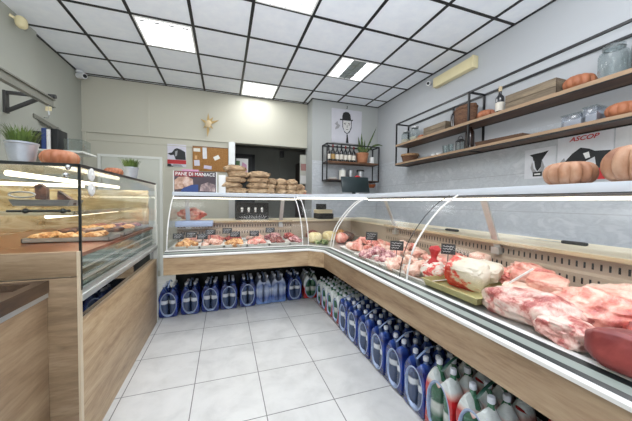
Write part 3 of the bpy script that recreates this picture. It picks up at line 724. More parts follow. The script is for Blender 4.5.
def pumpkin(loc, R, H, ribs, mat, label, seed=0, tilt=0, rz=0, amp=.13, stem=True, group=None):
    t = thing('pumpkin', label, 'pumpkin', loc, group)
    bd = B(); rows = []; nz, na = 16, ribs*6
    for i in range(1, nz):
        th = PI*i/nz
        rr = math.sin(th)**.75; zz = -math.cos(th)
        zz *= (1-.28*(1-rr)**1.5)
        row = []
        for k in range(na):
            a = 2*PI*k/na
            m_ = 1-amp*(1-abs(math.sin(a*ribs/2))**.7)*rr+.03*noise.noise(Vector((math.cos(a)*1.5+seed, math.sin(a)*1.5, zz)))
            row.append((loc[0]+R*rr*m_*math.cos(a), loc[1]+R*rr*m_*math.sin(a), loc[2]+H/2*(1+zz/.80*.8)+0))
        rows.append(row)
    zmin = min(p[2] for r in rows for p in r)
    rows = [[(p[0], p[1], p[2]-zmin+loc[2]) for p in r] for r in rows]
    vs = bd.grid(rows, 0, True); bd.cap(vs[0][::-1]); bd.cap(vs[-1])
    build('flesh', bd, mat, t, 1.2)
    if stem:
        zt_ = max(p[2] for r in rows for p in r)
        build('stem', B().tube([(loc[0],loc[1],zt_-.02*H),(loc[0],loc[1],zt_+.05*H),(loc[0]+.03*R*2,loc[1],zt_+.10*H)], [R*.14,R*.09,R*.08], 7), 'stem', t)
    t.rotation_euler = (tilt,0,rz)
    return t
pumpkin((-.83,1.81,1.497), .082, .098, 11, 'pumpkin', 'flat orange pumpkin on the glass counter beside the larger grass pot', 1, stem=False)
pumpkin((-.79,2.42,1.497), .062, .075, 10, 'pumpkin', 'small pumpkin half hidden by the little grass pot on the glass counter', 2, stem=False)

# ------------------------------------------------------------------ wall fittings, grey rail side
t = thing('meat_rail', 'grey overhead rail on a dark triangular wall bracket', 'rail', (-1.72,3.2,2.3))
bd = B(); bd.box(-1.745, 1.2, 2.30, -1.735, 3.68, 2.385); bd.box(-1.765, 1.2, 2.375, -1.715, 3.68, 2.387); bd.box(-1.765, 1.2, 2.297, -1.715, 3.68, 2.309)
build('beam', bd, 'railgrey', t)
bd = B(); bd.box(-2.105, 3.60, 2.19, -2.085, 3.66, 2.41); bd.bar((-2.09,3.63,2.395), (-1.72,3.63,2.395), .03); bd.bar((-2.09,3.63,2.21), (-1.80,3.63,2.385), .03)
build('bracket', bd, 'bracket', t)
build('end_bolt', B().tube([(-1.76,3.65,2.41),(-1.70,3.65,2.41)], .022, 10), 'bracket', t)
t = thing('hanging_hook', 'thin steel hook with a pale tag hanging under the grey rail end', 'hook', (-1.74,3.6,2.297))
build('hook', B().tube([(-1.74,3.6,2.297),(-1.74,3.6,2.24),(-1.735,3.6,2.2),(-1.75,3.6,2.165),(-1.78,3.6,2.17)], .006, 6), 'steel', t)
build('tag', B().box(-1.765,3.595,2.24,-1.715,3.602,2.285), 'creamlamp', t)
bd = B().bar((-2.10,4.05,2.29), (-2.10,4.6,2.24), .02, .045); bd.bar((-2.14,4.2,2.27), (-2.10,4.2,2.27), .02); bd.bar((-2.14,4.5,2.25), (-2.10,4.5,2.25), .02)
bd.tube([(-2.09,4.35,2.25),(-2.05,4.35,2.2),(-2.02,4.38,2.24)], .008)
o = build('hook_bar', bd, 'railgrey', None); tag(o, 'short grey bar with a hook fixed low on the cream wall', 'rail')
o = build('wall_shelf', B().box(-2.14,3.85,1.86,-1.55,4.2,1.88), 'trimwhite', None); tag(o, 'small white shelf on the cream wall behind the grass pot', 'shelf')
for k, (x0, x1, mt, h, lab) in enumerate([(-2.03,-1.955,'blackp',.20,'black upright file on the small white shelf'),(-1.95,-1.91,'bluep',.24,'blue upright file on the small white shelf'),(-1.905,-1.87,'whitep',.23,'white upright file on the small white shelf'),(-1.865,-1.80,'blackp',.24,'wider black file at the end of the file row')]):
    o = solo('box_file', B().box(x0-(x0+x1)/2,-.1,0,x1-(x0+x1)/2,.1,h,0,.003), mt, ((x0+x1)/2,3.99,1.881), lab, 'file')
o = solo('file_tray', B().box(-.09,-.1,0,.09,.1,.14,0,.004), 'glass_jar', (-1.66,3.99,1.881), 'clear plastic box at the end of the small white shelf', 'box')
o = solo('notice_sheet', B().box(-.005,-.14,-.17,0,.14,.17), plain('pale blue grey print', srgb(176,188,198), .6), (-2.13,4.72,2.03), 'pale blue-grey sheet on the cream wall near the corner', 'notice')
t = thing('security_camera', 'white dome camera in the cream wall corner under the ceiling', 'camera', (-2.08,5.1,3.2))
build('mount', B().lathe([(.0,3.27),(.05,3.27),(.05,3.245),(.02,3.24),(.02,3.21),(0,3.21)], (-2.08,5.1,0), 16), 'camwhite', t)
build('body', B().tube([(-2.11,5.12,3.205),(-2.0,5.05,3.185)], .042, 14), 'camwhite', t)
build('lens', B().tube([(-2.0,5.05,3.185),(-1.99,5.044,3.183)], .026, 12), 'blackp', t)
t = thing('alarm_sensor', 'cream motion sensor high on the cream wall near the ceiling edge', 'sensor', (-2.06,3.75,3.2))
build('arm', B().tube([(-2.105,3.72,3.22),(-2.06,3.75,3.2)], .015), 'creamlamp', t)
build('body', B().blob((-2.03,3.76,3.18), (.045,.05,.06), 0, sub=3, sq=.7), 'creamlamp', t)

# ------------------------------------------------------------------ back wall things
def poster(name, label, cat, quads, loc, axis, group=None, thick=.004):
    """flat picture: first quad is the sheet, others thin patches; axis 'y' hangs on a wall facing -Y, 'x' facing -X. quads in (u,z) offsets"""
    t = thing(name, label, cat, loc, group)
    for k, (nme, pts, mt) in enumerate(quads):
        d0 = thick if k == 0 else .0
        lvl = thick+.0012*k
        if axis == 'y': P = [(loc[0]+u, loc[1]-lvl, loc[2]+z) for u, z in pts]; vec = (0, thick if k == 0 else .001, 0)
        else: P = [(loc[0]-lvl, loc[1]-u, loc[2]+z) for u, z in pts]; vec = (thick if k == 0 else .001, 0, 0)
        build(nme, B().prism(P, vec), mt, t, 0)
    return t
R_ = lambda u0, z0, u1, z1: [(u0,z0),(u1,z0),(u1,z1),(u0,z1)]
# cow poster on back wall
poster('poster', 'small poster of a dark animal over a red band, beside the cork board', 'poster', [
    ('sheet', R_(-.15,-.195,.145,.195), plain('pale print sheet', srgb(206,204,216), .6)),
    ('dark_shape', [(-.15,.03),(-.08,.05),(-.04,.11),(.0,.13),(.06,.11),(.13,.07),(.14,-.07),(-.02,-.07),(-.05,.01),(-.10,.0)], 'blackp'),
    ('light_patch', [(-.03,.07),(.01,.09),(.0,.0),(-.03,-.02)], 'greyp'),
    ('red_band', R_(-.15,-.145,.145,-.075), 'redp'),
    ('dark_band', [(-.15,-.195),(-.06,-.195),(-.10,-.15),(-.15,-.145)], 'blackp'),
    ('pale_band', [(-.10,-.19),(.10,-.19),(.06,-.155),(-.05,-.15)], 'greyp')], (-.785,YB,2.105), 'y')
cb = poster('cork_board', 'cork notice board with pinned papers on the back wall', 'notice board', [('board', R_(-.30,-.22,.30,.22), 'cork'),('frame_edge', R_(-.30,.205,.30,.22), 'shelfwood_x')], (-.235,YB,2.075), 'y', thick=.015)
for k, (u, z, w, h, r) in enumerate([(-.23,.15,.11,.06,0),(-.10,.10,.07,.20,.03),(-.245,.02,.04,.06,0),(-.23,-.08,.09,.10,.05),(-.05,-.15,.13,.06,-.1),(.10,.03,.10,.07,.5)]):
    pts = [(u+a*math.cos(r)-b_*math.sin(r), z+a*math.sin(r)+b_*math.cos(r)) for a, b_ in ((-w/2,-h/2),(w/2,-h/2),(w/2,h/2),(-w/2,h/2))]
    poster('note', ['wide pale note pinned in the upper corner of the cork board','tall narrow note pinned on the cork board','tiny orange-tinted slip on the cork board edge','squarish note low on the cork board edge','wide lavender note at the bottom of the cork board','tilted white note alone on the emptier half of the cork board'][k], 'note', [('paper', pts, plain('note paper %d' % k, [srgb(226,222,212),srgb(222,222,226),srgb(212,170,120),srgb(216,214,226),srgb(206,200,222),srgb(236,234,228)][k], .8))], (-.235,YB-.0165,2.075), 'y', 'notes on the cork board', .0015)
# straw star
t = thing('straw_ornament', 'dried straw star ornament high on the back wall', 'ornament', (-.275,YB-.02,2.7))
bd = B()
for a, L in ((PI/2,.2),(-PI/2-.05,.24),(PI*.14,.2),(PI*.83,.15),(PI*1.25,.12),(PI*1.75,.12),(PI*.32,.16)):
    c = Vector((-.275,YB-.03,2.7)); e = c+Vector((math.cos(a)*L,0,math.sin(a)*L)); sd = Vector((-math.sin(a),0,math.cos(a)))*.022
    m_ = c+(e-c)*.4
    bd.prism([c, m_-sd, e, m_+sd], (0,.008,0))
build('rays', bd, 'straw', t)
build('centre', B().blob((-.275,YB-.035,2.7), (.06,.02,.07), .2, sub=2), 'cork_cap', t)
# picture in opening, calendar by dark door
poster('poster', 'pink and green picture hanging just inside the corridor opening', 'poster', [('sheet', R_(-.10,-.17,.13,.17), 'whitep'),('pink_patch', [(-.02,-.15),(.12,-.15),(.10,.05),(.02,.10)], 'pinkp'),('green_patch', R_(-.10,-.05,-.03,.12), 'greenp')], (.32,5.6,2.0), 'y')
poster('calendar', 'grey calendar with a reddish picture hanging beside the dark brown door', 'calendar', [('sheet', R_(-.075,-.30,.075,.30), plain('grey calendar sheet', srgb(178,178,168), .7)),('picture', R_(-.06,-.02,.06,.12), plain('reddish grey print', srgb(150,110,106), .7)),('page_block', R_(-.065,-.28,.065,-.12), 'skin_p')], (1.535,YB+.07,1.98), 'y')
t = thing('wall_sensor', 'small dark box under the corridor opening lintel', 'sensor', (1.33,6.4,2.5))
build('box', B().box(1.28,6.52,2.4,1.38,6.6,2.55,0,.01), 'bracket', t)

# sign with bread picture
sy = 3.80
t = thing('bread_sign', 'glossy bread picture sign with red heading standing on the back case', 'sign', (-.36,sy,1.426))
sx0, sx1, sz0, sz1 = -.60, -.105, 1.428, 1.695
build('board', B().box(sx0,sy,sz0,sx1,sy+.012,sz1), plain('sign board', srgb(70,58,66), .4, var=.2), t)
build('red_band', B().box(sx0+.004,sy-.002,sz1-.068,sx0+.34,sy,sz1-.004), plain('dark red print', srgb(140,30,38), .5), t)
build('bread_picture', B().prism([(sx0+.005,sy-.003,sz0+.03),(sx0+.12,sy-.003,sz0+.05),(sx0+.22,sy-.003,sz0+.10),(sx0+.215,sy-.003,sz0+.17),(sx0+.15,sy-.003,sz0+.20),(sx0+.05,sy-.003,sz0+.19),(sx0+.005,sy-.003,sz0+.15)], (0,.002,0)), 'breadp', t, 0)
build('slices_picture', B().prism([(sx0+.30,sy-.003,sz0+.02),(sx1-.01,sy-.003,sz0+.01),(sx1-.01,sy-.003,sz0+.10),(sx1-.1,sy-.003,sz0+.135),(sx0+.31,sy-.003,sz0+.10)], (0,.002,0)), 'breadp2', t, 0)
build('blue_patch', B().prism([(sx0+.07,sy-.0035,sz0+.005),(sx0+.28,sy-.0035,sz0+.005),(sx0+.28,sy-.0035,sz0+.10),(sx0+.20,sy-.0035,sz0+.095),(sx0+.10,sy-.0035,sz0+.05)], (0,.001,0)), 'bluep', t, 0)
build('frame', B().box(sx1,sy-.004,sz0,sx1+.012,sy+.014,sz1+.004).box(sx0-.010,sy-.004,sz0,sx0,sy+.014,sz1+.004), 'white', t)
text('lettering', 'PANE DI MANIACE', .060, 'whitep', t, ((sx0+sx1)/2, sy-.005, sz1-.037), (PI/2,0,0), sx=.93)
o = solo('leaflet', B().box(-.10,-.002,0,.10,.002,.30), 'pinkp', (-.40,3.86,1.56), 'pink leaflet peeking over the top of the bread sign', 'leaflet')
o.rotation_euler = (-.1,0,0); o.location = (-.42,3.835,1.427)
o = solo('leaflet_holder', B().box(-.045,-.02,0,.045,.02,.24,0,.003), 'whitep', (-.03,3.86,1.427), 'white card standing between the bread sign and the tall bag stack', 'card')

# paper bags
def bagmesh(rx, ry, rz, seed): return B().blob((0,0,rz*.72), (rx,ry,rz), .20, 1.7, seed, 4, sq=.80, flatb=True)
bigs = [bagmesh(.150,.13,.050,s) for s in (1,2,3)]; sms = [bagmesh(.080,.09,.050,s) for s in (4,5,6)]
pro = []
def place_bag(k, x, y, z, lab, grp, big, rz):
    key = (big, k % 3)
    for kk, o in pro:
        if kk == key: return dup(o, (x,y,z), rz, lab, grp)
    o = solo('bread_bag', (bigs if big else sms)[k % 3], 'paper_bag', (x,y,z), lab, 'paper bag', grp, rz); pro.append((key, o)); return o
lv = ['lowest','second from the bottom','middle','second from the top','topmost']
for k in range(5):
    place_bag(k, .13+[.03,-.05,.0,.06,.01][k], 3.95, 1.427+.076*k, '%s brown bag of the five-high stack beside the bread sign' % lv[k].capitalize(), 'large brown paper bags on the back case', True, [0,.1,-.08,.05,.12][k])
lv4 = ['lowest','second lowest','second highest','topmost']
for k in range(4):
    place_bag(k+1, .445+[0,.01,.015,.03][k], 3.97, 1.427+.078*k, '%s brown bag of the four-high stack between big and small bags' % lv4[k].capitalize(), 'large brown paper bags on the back case', True, [0,.06,-.05,.03][k]+PI)
for r, row in enumerate([[.63,.795,.945,1.09],[.63,.79,.945,1.08],[.65,.80,.965]]):
    for c, x in enumerate(row):
        place_bag(r+c, x, 3.98, 1.427+.072*r, 'Small brown bag, %s row, %s from the four-high big stack' % (['bottom','middle','top'][r], ords[c]), 'small brown paper bags on the back case', False, random.uniform(-.3,.3))

# ------------------------------------------------------------------ pillar shelf
FX0, FX1, FY0, FY1 = 1.80, 2.90, 4.70, 4.94
t = thing('wall_shelf', 'black metal wall shelf with two boards under the hat portrait', 'shelf', (2.35,4.9,1.72))
bd = B(); w = .02
for x in (FX0, FX1):
    for y in (FY0, FY1): bd.box(x-w/2, y-w/2, 1.72, x+w/2, y+w/2, 2.42)
    for z in (1.73, 2.07, 2.41): bd.box(x-w/2, FY0, z-w/2, x+w/2, FY1, z+w/2)
for y in (FY0, FY1):
    for z in (1.73, 2.41): bd.box(FX0, y-w/2, z-w/2, FX1, y+w/2, z+w/2)
build('frame', bd, 'black', t)
build('board', B().box(FX0+.01,FY0,2.06,FX1-.01,FY1,2.095), 'shelfwood_x', t)
build('board', B().box(FX0+.01,FY0,1.735,FX1-.01,FY1,1.75), 'shelfwood_x', t)
def bottle(loc, h, r, label, glassm='bottle_dark', labm='label', capm='blackp', cat='wine bottle', group=None, name='wine_bottle'):
    t = thing(name, label, cat, loc, group)
    build('glass', B().lathe([(0,0),(r*.92,0),(r,.01),(r,h*.58),(r*.9,h*.64),(r*.45,h*.72),(r*.36,h*.78),(r*.36,h*.96),(r*.4,h*.97),(r*.4,h),(0,h)], loc, 16), glassm, t)
    build('paper_label', B().lathe([(r*1.02,h*.14),(r*1.02,h*.44)], loc, 16), labm, t)
    build('cap', B().lathe([(r*.41,h*.84),(r*.42,h*1.005),(0,h*1.01)], loc, 12), capm, t)
    return t
caps = ['blackp','cap_red','blackp','blackp','cap_red','blackp','cap_red']
for k in range(7):
    bottle((1.87+.088*k, 4.80, 2.096), .31+.012*(k % 2), .038, 'dark wine bottle on the pillar shelf, %s from the window-free end' % ords[k] if False else 'dark wine bottle on the pillar shelf, %s counting towards the plant' % ords[k], 'bottle_dark', 'label_gold' if k in (1,) else 'label', caps[k], group='wine bottles on the pillar shelf')
# snake plant
loc = (2.585,4.80,2.096)
t = thing('potted_plant', 'sword-leaved plant in a terracotta pot on the pillar shelf', 'potted plant', loc)
build('pot', B().lathe([(0,0),(.085,0),(.095,.01),(.118,.16),(.125,.165),(.125,.195),(.115,.195),(.11,.17),(0,.165)], loc, 24), 'terra', t)
def blade(bd, base, tip, w, bend=(0,0,0), n=7):
    base, tip, bend = Vector(base), Vector(tip), Vector(bend); d = (tip-base); sd = d.cross(Vector((0,1,0))).normalized()
    rows = []
    for i in range(n+1):
        tt = i/n; c = base+d*tt+bend*math.sin(PI*tt); ww = w*(.55+.9*tt if tt < .5 else 1.0)*(1-tt**3)
        rows.append([c-sd*ww+Vector((0,-.006,0)), c, c+sd*ww+Vector((0,-.006,0))])
    bd.grid(rows)
for k, (bx, tx, ty, tz, w_, bz) in enumerate([(-.03,-.10,0,.52,.026,.0),(.0,-.03,0,.60,.028,0),(.03,.05,0,.47,.026,0),(-.05,-.13,-.02,.36,.022,0),(.04,.30,-.02,.74,.020,.0),(.05,.46,-.05,.36,.024,.10),(.02,.16,0,.30,.020,.05),(.0,-.06,.02,.42,.022,0)]):
    bd = B(); blade(bd, (loc[0]+bx,loc[1],loc[2]+.165), (loc[0]+tx,loc[1]+ty,loc[2]+tz), w_, (0,0,bz)); build('leaf', bd, 'leaf', t)
def can(loc, r, h, mat, lidm, name, label, cat):
    t = thing(name, label, cat, loc)
    build('body', B().lathe([(0,0),(r,0),(r,h*.85),(0,h*.85)], loc, 20), mat, t)
    build('lid', B().lathe([(r*1.03,h*.84),(r*1.03,h*.97),(r*.9,h),(0,h)], loc, 20), lidm, t)
can((2.80,4.80,2.096), .045, .13, 'white', 'white', 'canister', 'small white pot on the pillar shelf beside the plant pot', 'pot')
can((2.16,4.80,1.751), .065, .22, 'tray_white', 'steel', 'canister', 'white canister on the lower pillar shelf', 'canister')
can((2.34,4.80,1.751), .060, .20, 'steel', 'steel', 'canister', 'steel canister in the middle of the lower pillar shelf', 'canister')
can((2.55,4.80,1.751), .075, .21, 'steel', 'black', 'canister', 'wide steel canister with dark lid on the lower pillar shelf', 'canister')
solo('saucer_stack', B().lathe([(0,0),(.05,0),(.09,.015),(.092,.02),(.05,.012),(.052,.03),(.085,.045),(0,.03)], (0,0,0), 20), 'white', (1.96,4.80,1.751), 'white saucers on the lower pillar shelf', 'dish')
t = thing('hanging_copper_pot', 'small copper pot hanging under the pillar shelf', 'pot', (2.76,4.72,1.66))
build('bowl', B().lathe([(0,-.07),(.05,-.068),(.075,-.03),(.08,.0),(.074,.0),(.068,-.03),(0,-.055)], (2.76,4.72,1.68), 20), 'copper', t)
build('handle', B().tube([(2.76+.078*math.cos(a),4.72,1.68+.04*math.sin(a)) for a in [PI*k/8 for k in range(9)]], .005, 6), 'copper', t)
# hat portrait (generic)
pz, px = 2.83, 2.305
hat = [(-.17,.135),(-.12,.115),(-.11,.20),(-.10,.25),(-.05,.29),(.02,.29),(.06,.26),(.075,.20),(.085,.125),(.14,.13),(.145,.16),(.10,.16),(.06,.10),(-.08,.085),(-.15,.10)]
hat = [(-.155,.105),(.125,.115),(.13,.14),(.085,.135),(.07,.23),(.03,.275),(-.03,.28),(-.085,.255),(-.105,.19),(-.105,.13),(-.155,.135)]
face = [(-.085,.10),(.075,.10),(.072,.0),(.05,-.07),(.015,-.115),(-.015,-.115),(-.055,-.07),(-.083,.0)]
poster('portrait', 'grey canvas portrait of a man in a black bowler hat above the pillar shelf', 'picture', [
    ('canvas', R_(-.325,-.335,.325,.325), plain('grey canvas', srgb(196,196,204), .8, var=.04)),
    ('hair_surround', [(-.10,.12),(-.085,.12),(-.085,-.02),(-.06,-.09),(-.02,-.13),(.02,-.13),(.06,-.08),(.09,.0),(.09,.12),(.105,.12),(.10,-.03),(.05,-.13),(.0,-.15),(-.05,-.13),(-.10,-.02)], 'blackp'),  # printed black surround, dark hair at the sides of the face
    ('face', face, 'skin_p'), ('hat', hat, 'blackp'),
    ('brow', [(-.07,.055),(-.02,.065),(-.02,.055),(-.07,.04)], 'blackp'), ('brow', [(.02,.065),(.065,.055),(.065,.04),(.02,.055)], 'blackp'),
    ('eye', R_(-.055,.02,-.03,.032), 'blackp'), ('eye', R_(.03,.02,.055,.032), 'blackp'),
    ('nose', [(-.006,.03),(.006,.03),(.014,-.03),(-.012,-.03)], 'greyp'), ('mouth', R_(-.025,-.072,.025,-.062), 'blackp'),
    ('tie', [(-.012,-.16),(.012,-.16),(.02,-.22),(.035,-.33),(-.025,-.33),(-.012,-.22)], 'blackp'),
    ('bow_shape', [(-.27,.02),(-.22,-.01),(-.15,.0),(-.20,.03),(-.21,.08),(-.235,.06),(-.26,.09)][0:5], 'greyp'),
    ('hand_shape', [(-.26,-.09),(-.19,-.06),(-.15,.0),(-.20,.01),(-.25,-.04)], 'greyp')], (px,YP,pz), 'y', thick=.02)
o = solo('picture_hook', B().tube([(0,0,0),(0,-.03,-.01),(0,-.03,.04)], .006, 6), 'blackp', (2.30,YP,3.185), 'tiny dark hook above the hat portrait', 'hook')

# ------------------------------------------------------------------ long wall shelf unit
SX0, SX1 = 2.76, 3.0
t = thing('wall_shelf', 'long black metal shelf unit with two wooden boards on the white wall', 'shelf', (2.9,2.2,1.95))
bd = B(); w = .02
ups = (3.93, 2.50, .55)
for y in ups:
    for x in (SX0, SX1): bd.box(x-w/2, y-w/2, 1.95, x+w/2, y+w/2, 2.655)
    for z in (1.955, 2.645): bd.box(SX0, y-w/2, z-w/2, SX1, y+w/2, z+w/2)
for x in (SX0, SX1):
    bd.box(x-w/2, .55, 2.635, x+w/2, 3.93, 2.655); bd.box(x-w/2, .55, 1.945, x+w/2, 3.93, 1.962); bd.box(x-w/2, .55, 2.262, x+w/2, 3.93, 2.28)
build('frame', bd, 'black', t)
BZ1, BZ2 = 2.30, 1.985
build('board', B().box(SX0-.008,.52,2.265,SX1,3.93,BZ1), 'shelfwood', t)
build('board', B().box(SX0-.008,.52,1.955,SX1,3.93,BZ2), 'shelfwood', t)
for z in (BZ1,BZ2): pass
build('board_edge', B().box(SX0-.012,.52,2.268,SX0-.008,3.93,BZ1+.001).box(SX0-.012,.52,1.958,SX0-.008,3.93,BZ2+.001), plain('pale board edge', srgb(150,124,98), .6), t)
SX = 2.885
def jar(loc, r, h, label, fill=None, fh=.6, sq=1.0):
    t = thing('glass_jar', label, 'jar', loc)
    build('glass', B().lathe([(0,0),(r*.95,0),(r,.008),(r,h*.70),(r*.92,h*.78),(r*.66,h*.84),(r*.66,h*.90),(r*.70,h*.90)], loc, 20), 'glass_jar', t)
    build('lid', B().lathe([(r*.70,h*.90),(r*.74,h*.905),(r*.74,h*.985),(r*.66,h),(0,h)], loc, 20), 'glass_jar' if fill is None else 'steel', t)
    build('rim', B().tube([(loc[0]+r*.71*math.cos(2*PI*k/20), loc[1]+r*.71*math.sin(2*PI*k/20), loc[2]+h*.90) for k in range(21)], .004, 6), 'steel', t)
    if fill: build('contents', B().lathe([(0,.004),(r*.93,.004),(r*.96,h*fh),(0,h*fh)], loc, 20), fill, t)
    return t
def crate(loc, lx, ly, h, label, mat='crate'):
    t = thing('wooden_crate', label, 'crate', loc)
    x, y, z = loc; th = .012
    for s in (-1, 1):
        build('side_board', B().box(x+s*lx/2-th/2,y-ly/2,z,x+s*lx/2+th/2,y+ly/2,z+h*.48).box(x+s*lx/2-th/2,y-ly/2,z+h*.52,x+s*lx/2+th/2,y+ly/2,z+h), mat, t)
        build('end_board', B().box(x-lx/2,y+s*(ly/2-th/2)-th/2,z,x+lx/2,y+s*(ly/2-th/2)+th/2,z+h), mat, t)
    build('bottom', B().box(x-lx/2,y-ly/2,z,x+lx/2,y+ly/2,z+th), mat, t)
    return t
Z1, Z2 = BZ1+.001, BZ2+.001
jar((SX,3.84,Z1), .075, .22, 'clear glass jar at the far end of the upper long shelf', 'rice', .35)
jar((SX,3.62,Z1), .075, .24, 'clear jar beside the little terracotta gourd on the upper long shelf', 'rice', .3)
pumpkin((SX,3.45,Z1), .065, .085, 9, 'pumpkin', 'tiny pumpkin between the jars and the far crate', 3, stem=False)
crate((SX,3.12,Z1), .14, .42, .13, 'far weathered wooden crate next to the dark bottle on the upper shelf')
bottle((SX,2.85,Z1), .30, .036, 'dark bottle without pale label beside the brown basket', 'bottle_dark', 'bottle_brown', 'blackp')
t = thing('wicker_basket', 'tall dark brown basket by the shelf upright', 'basket', (SX,2.66,Z1))
build('body', B().lathe([(0,0),(.135,0),(.15,.02),(.165,.18),(.15,.245),(.13,.25),(0,.25)], (SX,2.66,Z1), 24, sx=.55, sy=.95), 'basket', t)
build('lid_rim', B().lathe([(.155,.20),(.172,.20),(.172,.215),(.155,.215)], (SX,2.66,Z1), 24, sx=.55, sy=.95), 'basket', t)
pumpkin((SX,2.37,Z1), .10, .12, 10, 'pumpkin', 'small orange pumpkin between the basket and the labelled wine bottle', 4)
bottle((SX,2.21,Z1), .31, .042, 'dark wine bottle with a white label and pale stopper on the upper shelf', 'bottle_dark', 'label', 'cork_cap')
crate((SX,1.86,Z1), .15, .46, .155, 'near weathered wooden crate between the labelled wine bottle and a pumpkin')
pumpkin((SX,1.50,Z1), .112, .145, 10, 'pumpkin', 'orange pumpkin between the near crate and the big empty jar', 5, stem=False)
jar((SX,1.29,Z1), .088, .27, 'big empty glass jar beside the coffee jar')
jar((SX,1.10,Z1), .088, .27, 'glass jar filled with dark coffee beans at the photo edge', 'coffee', .72)
# lower board
loc = (SX,3.73,Z2)
t = thing('round_basket', 'round tan basket at the far end of the lower long shelf', 'basket', loc)
build('body', B().lathe([(0,0),(.11,0),(.135,.12),(.13,.125),(.10,.02),(0,.015)], loc, 24), 'basket', t)
build('rim', B().lathe([(.132,.10),(.143,.10),(.143,.13),(.128,.13),(.125,.11)], loc, 24), 'tanbasket', t)
for k, (y, r, h) in enumerate([(3.10,.035,.05),(3.20,.035,.05)]):
    solo('white_cup', B().lathe([(0,0),(r*.7,0),(r,h),(r*.9,h),(r*.6,.006),(0,.006)], (0,0,0), 16), 'white', (SX,y,Z2), ['low white cup nearer the drinking glasses on the lower long shelf','low white cup nearer the round basket on the lower long shelf'][k], 'cup')
solo('platter', B().lathe([(0,0),(.07,0),(.11,.015),(.112,.02),(.07,.008),(0,.008)], (0,0,0), 20), 'tray_steel', (SX,3.38,Z2), 'flat pale dish between the round basket and the cups', 'dish')
for k, y in enumerate((2.98,2.88)):
    solo('drinking_glass', B().lathe([(0,0),(.028,0),(.036,.13),(.034,.13),(.026,.006),(0,.006)], (0,0,0), 16), 'glass_jar', (SX,y,Z2), ['drinking glass beside the white cups','drinking glass beside the small lantern'][k], 'glass')
loc = (SX,2.73,Z2)
t = thing('lantern', 'small wire and glass lantern on the lower long shelf', 'lantern', loc)
build('glass', B().lathe([(0,.01),(.045,.01),(.05,.05),(.045,.12),(.03,.13)], loc, 16), 'glass_jar', t)
bd = B()
for k in range(4):
    a = PI/4+k*PI/2; bd.tube([(loc[0]+.05*math.cos(a),loc[1]+.05*math.sin(a),Z2),(loc[0]+.05*math.cos(a),loc[1]+.05*math.sin(a),Z2+.14)], .005, 6)
bd.lathe([(0,0),(.055,0),(.055,.012),(0,.012)], loc, 16); bd.lathe([(0,.14),(.055,.14),(.03,.165),(0,.17)], loc, 16)
bd.tube([(loc[0],loc[1]-.035*math.cos(a),Z2+.165+.04*math.sin(a)) for a in [PI*k/8 for k in range(9)]], .004, 6)
build('frame', bd, 'bracket', t)
bottle((SX,2.585,Z2), .36, .05, 'fat dark brown bottle under the shelf upright on the lower board', 'bottle_brown', 'bottle_brown', 'bottle_brown', 'bottle', name='liquor_bottle')
bd = B(); y0, y1 = 1.90, 2.42
bd.box(SX-.09,y0,Z2,SX+.09,y1,Z2+.012); bd.prism([(SX-.09,y0,Z2+.01),(SX-.09,y1,Z2+.01),(SX-.10,y1+.01,Z2+.055),(SX-.10,y0-.01,Z2+.04)], (.012,0,0)); bd.box(SX+.085,y0,Z2,SX+.095,y1,Z2+.05); bd.box(SX-.09,y0-.006,Z2,SX+.09,y0,Z2+.04); bd.box(SX-.09,y1,Z2,SX+.09,y1+.006,Z2+.055)
tag(build('wooden_tray', bd, 'shelfwood', None), 'long shallow dark wooden tray on the lower long shelf', 'tray')
for k, (y0, y1, h) in enumerate([(1.44,1.58,.10),(1.34,1.43,.125)]):
    t = thing('plastic_box', ['clear lidded box nearer the dark tray on the lower shelf','taller clear box beside the lower shelf pumpkin'][k], 'box', (SX,(y0+y1)/2,Z2))
    build('body', B().box(SX-.08,y0,Z2,SX+.06,y1,Z2+h,0,.006), glass('hazy clear plastic %d' % k, (.74,.78,.86), .18, .5, .15, 2), t)
    build('lid', B().box(SX-.085,y0-.004,Z2+h,SX+.065,y1+.004,Z2+h+.012,0,.004), 'glass_jar', t)
    build('contents', B().box(SX-.06,y0+.01,Z2+.004,SX+.04,y1-.01,Z2+h*.6), 'skin_p', t)
pumpkin((SX,1.215,Z2), .11, .135, 10, 'pumpkin', 'orange-red pumpkin on the lower long shelf at the photo edge', 6, stem=False)

# pumpkins on the long case and posters behind
pumpkin((1.80,.965,1.427), .118, .150, 12, 'pumpkin_t', 'wide tan ribbed pumpkin on the long case in front of the red-logo poster', 7, stem=False, amp=.20)
pumpkin((1.83,.705,1.427), .135, .208, 12, 'pumpkin_t', 'tall tan pumpkin on the long case at the photo edge', 8, stem=False, amp=.20)
tq = poster('poster', 'small white sheet with a black horned jug-like emblem on the marble', 'poster', [
    ('sheet', R_(-.135,-.16,.145,.14), plain('white glossy sheet', srgb(214,216,222), .4)),
    ('dark_top', [(-.09,.085),(-.06,.06),(-.05,.02),(.03,.02),(.055,.06),(.085,.105),(.03,.095),(-.04,.09)], 'blackp'),
    ('dark_stem', [(-.045,.03),(.03,.03),(.02,-.05),(-.01,-.09),(-.03,-.05)], 'blackp'),
    ('grey_body', [(-.075,-.05),(-.06,.01),(-.045,-.06),(-.01,-.10),(.02,-.06),(.03,.02),(.055,-.05),(.04,-.10),(-.055,-.10)], 'greyp'),
    ('dark_base', R_(-.05,-.14,.035,-.095), 'blackp'), ('light_bar', R_(-.035,-.125,.02,-.112), 'whitep')], (XR-.008,1.87,1.745), 'x')
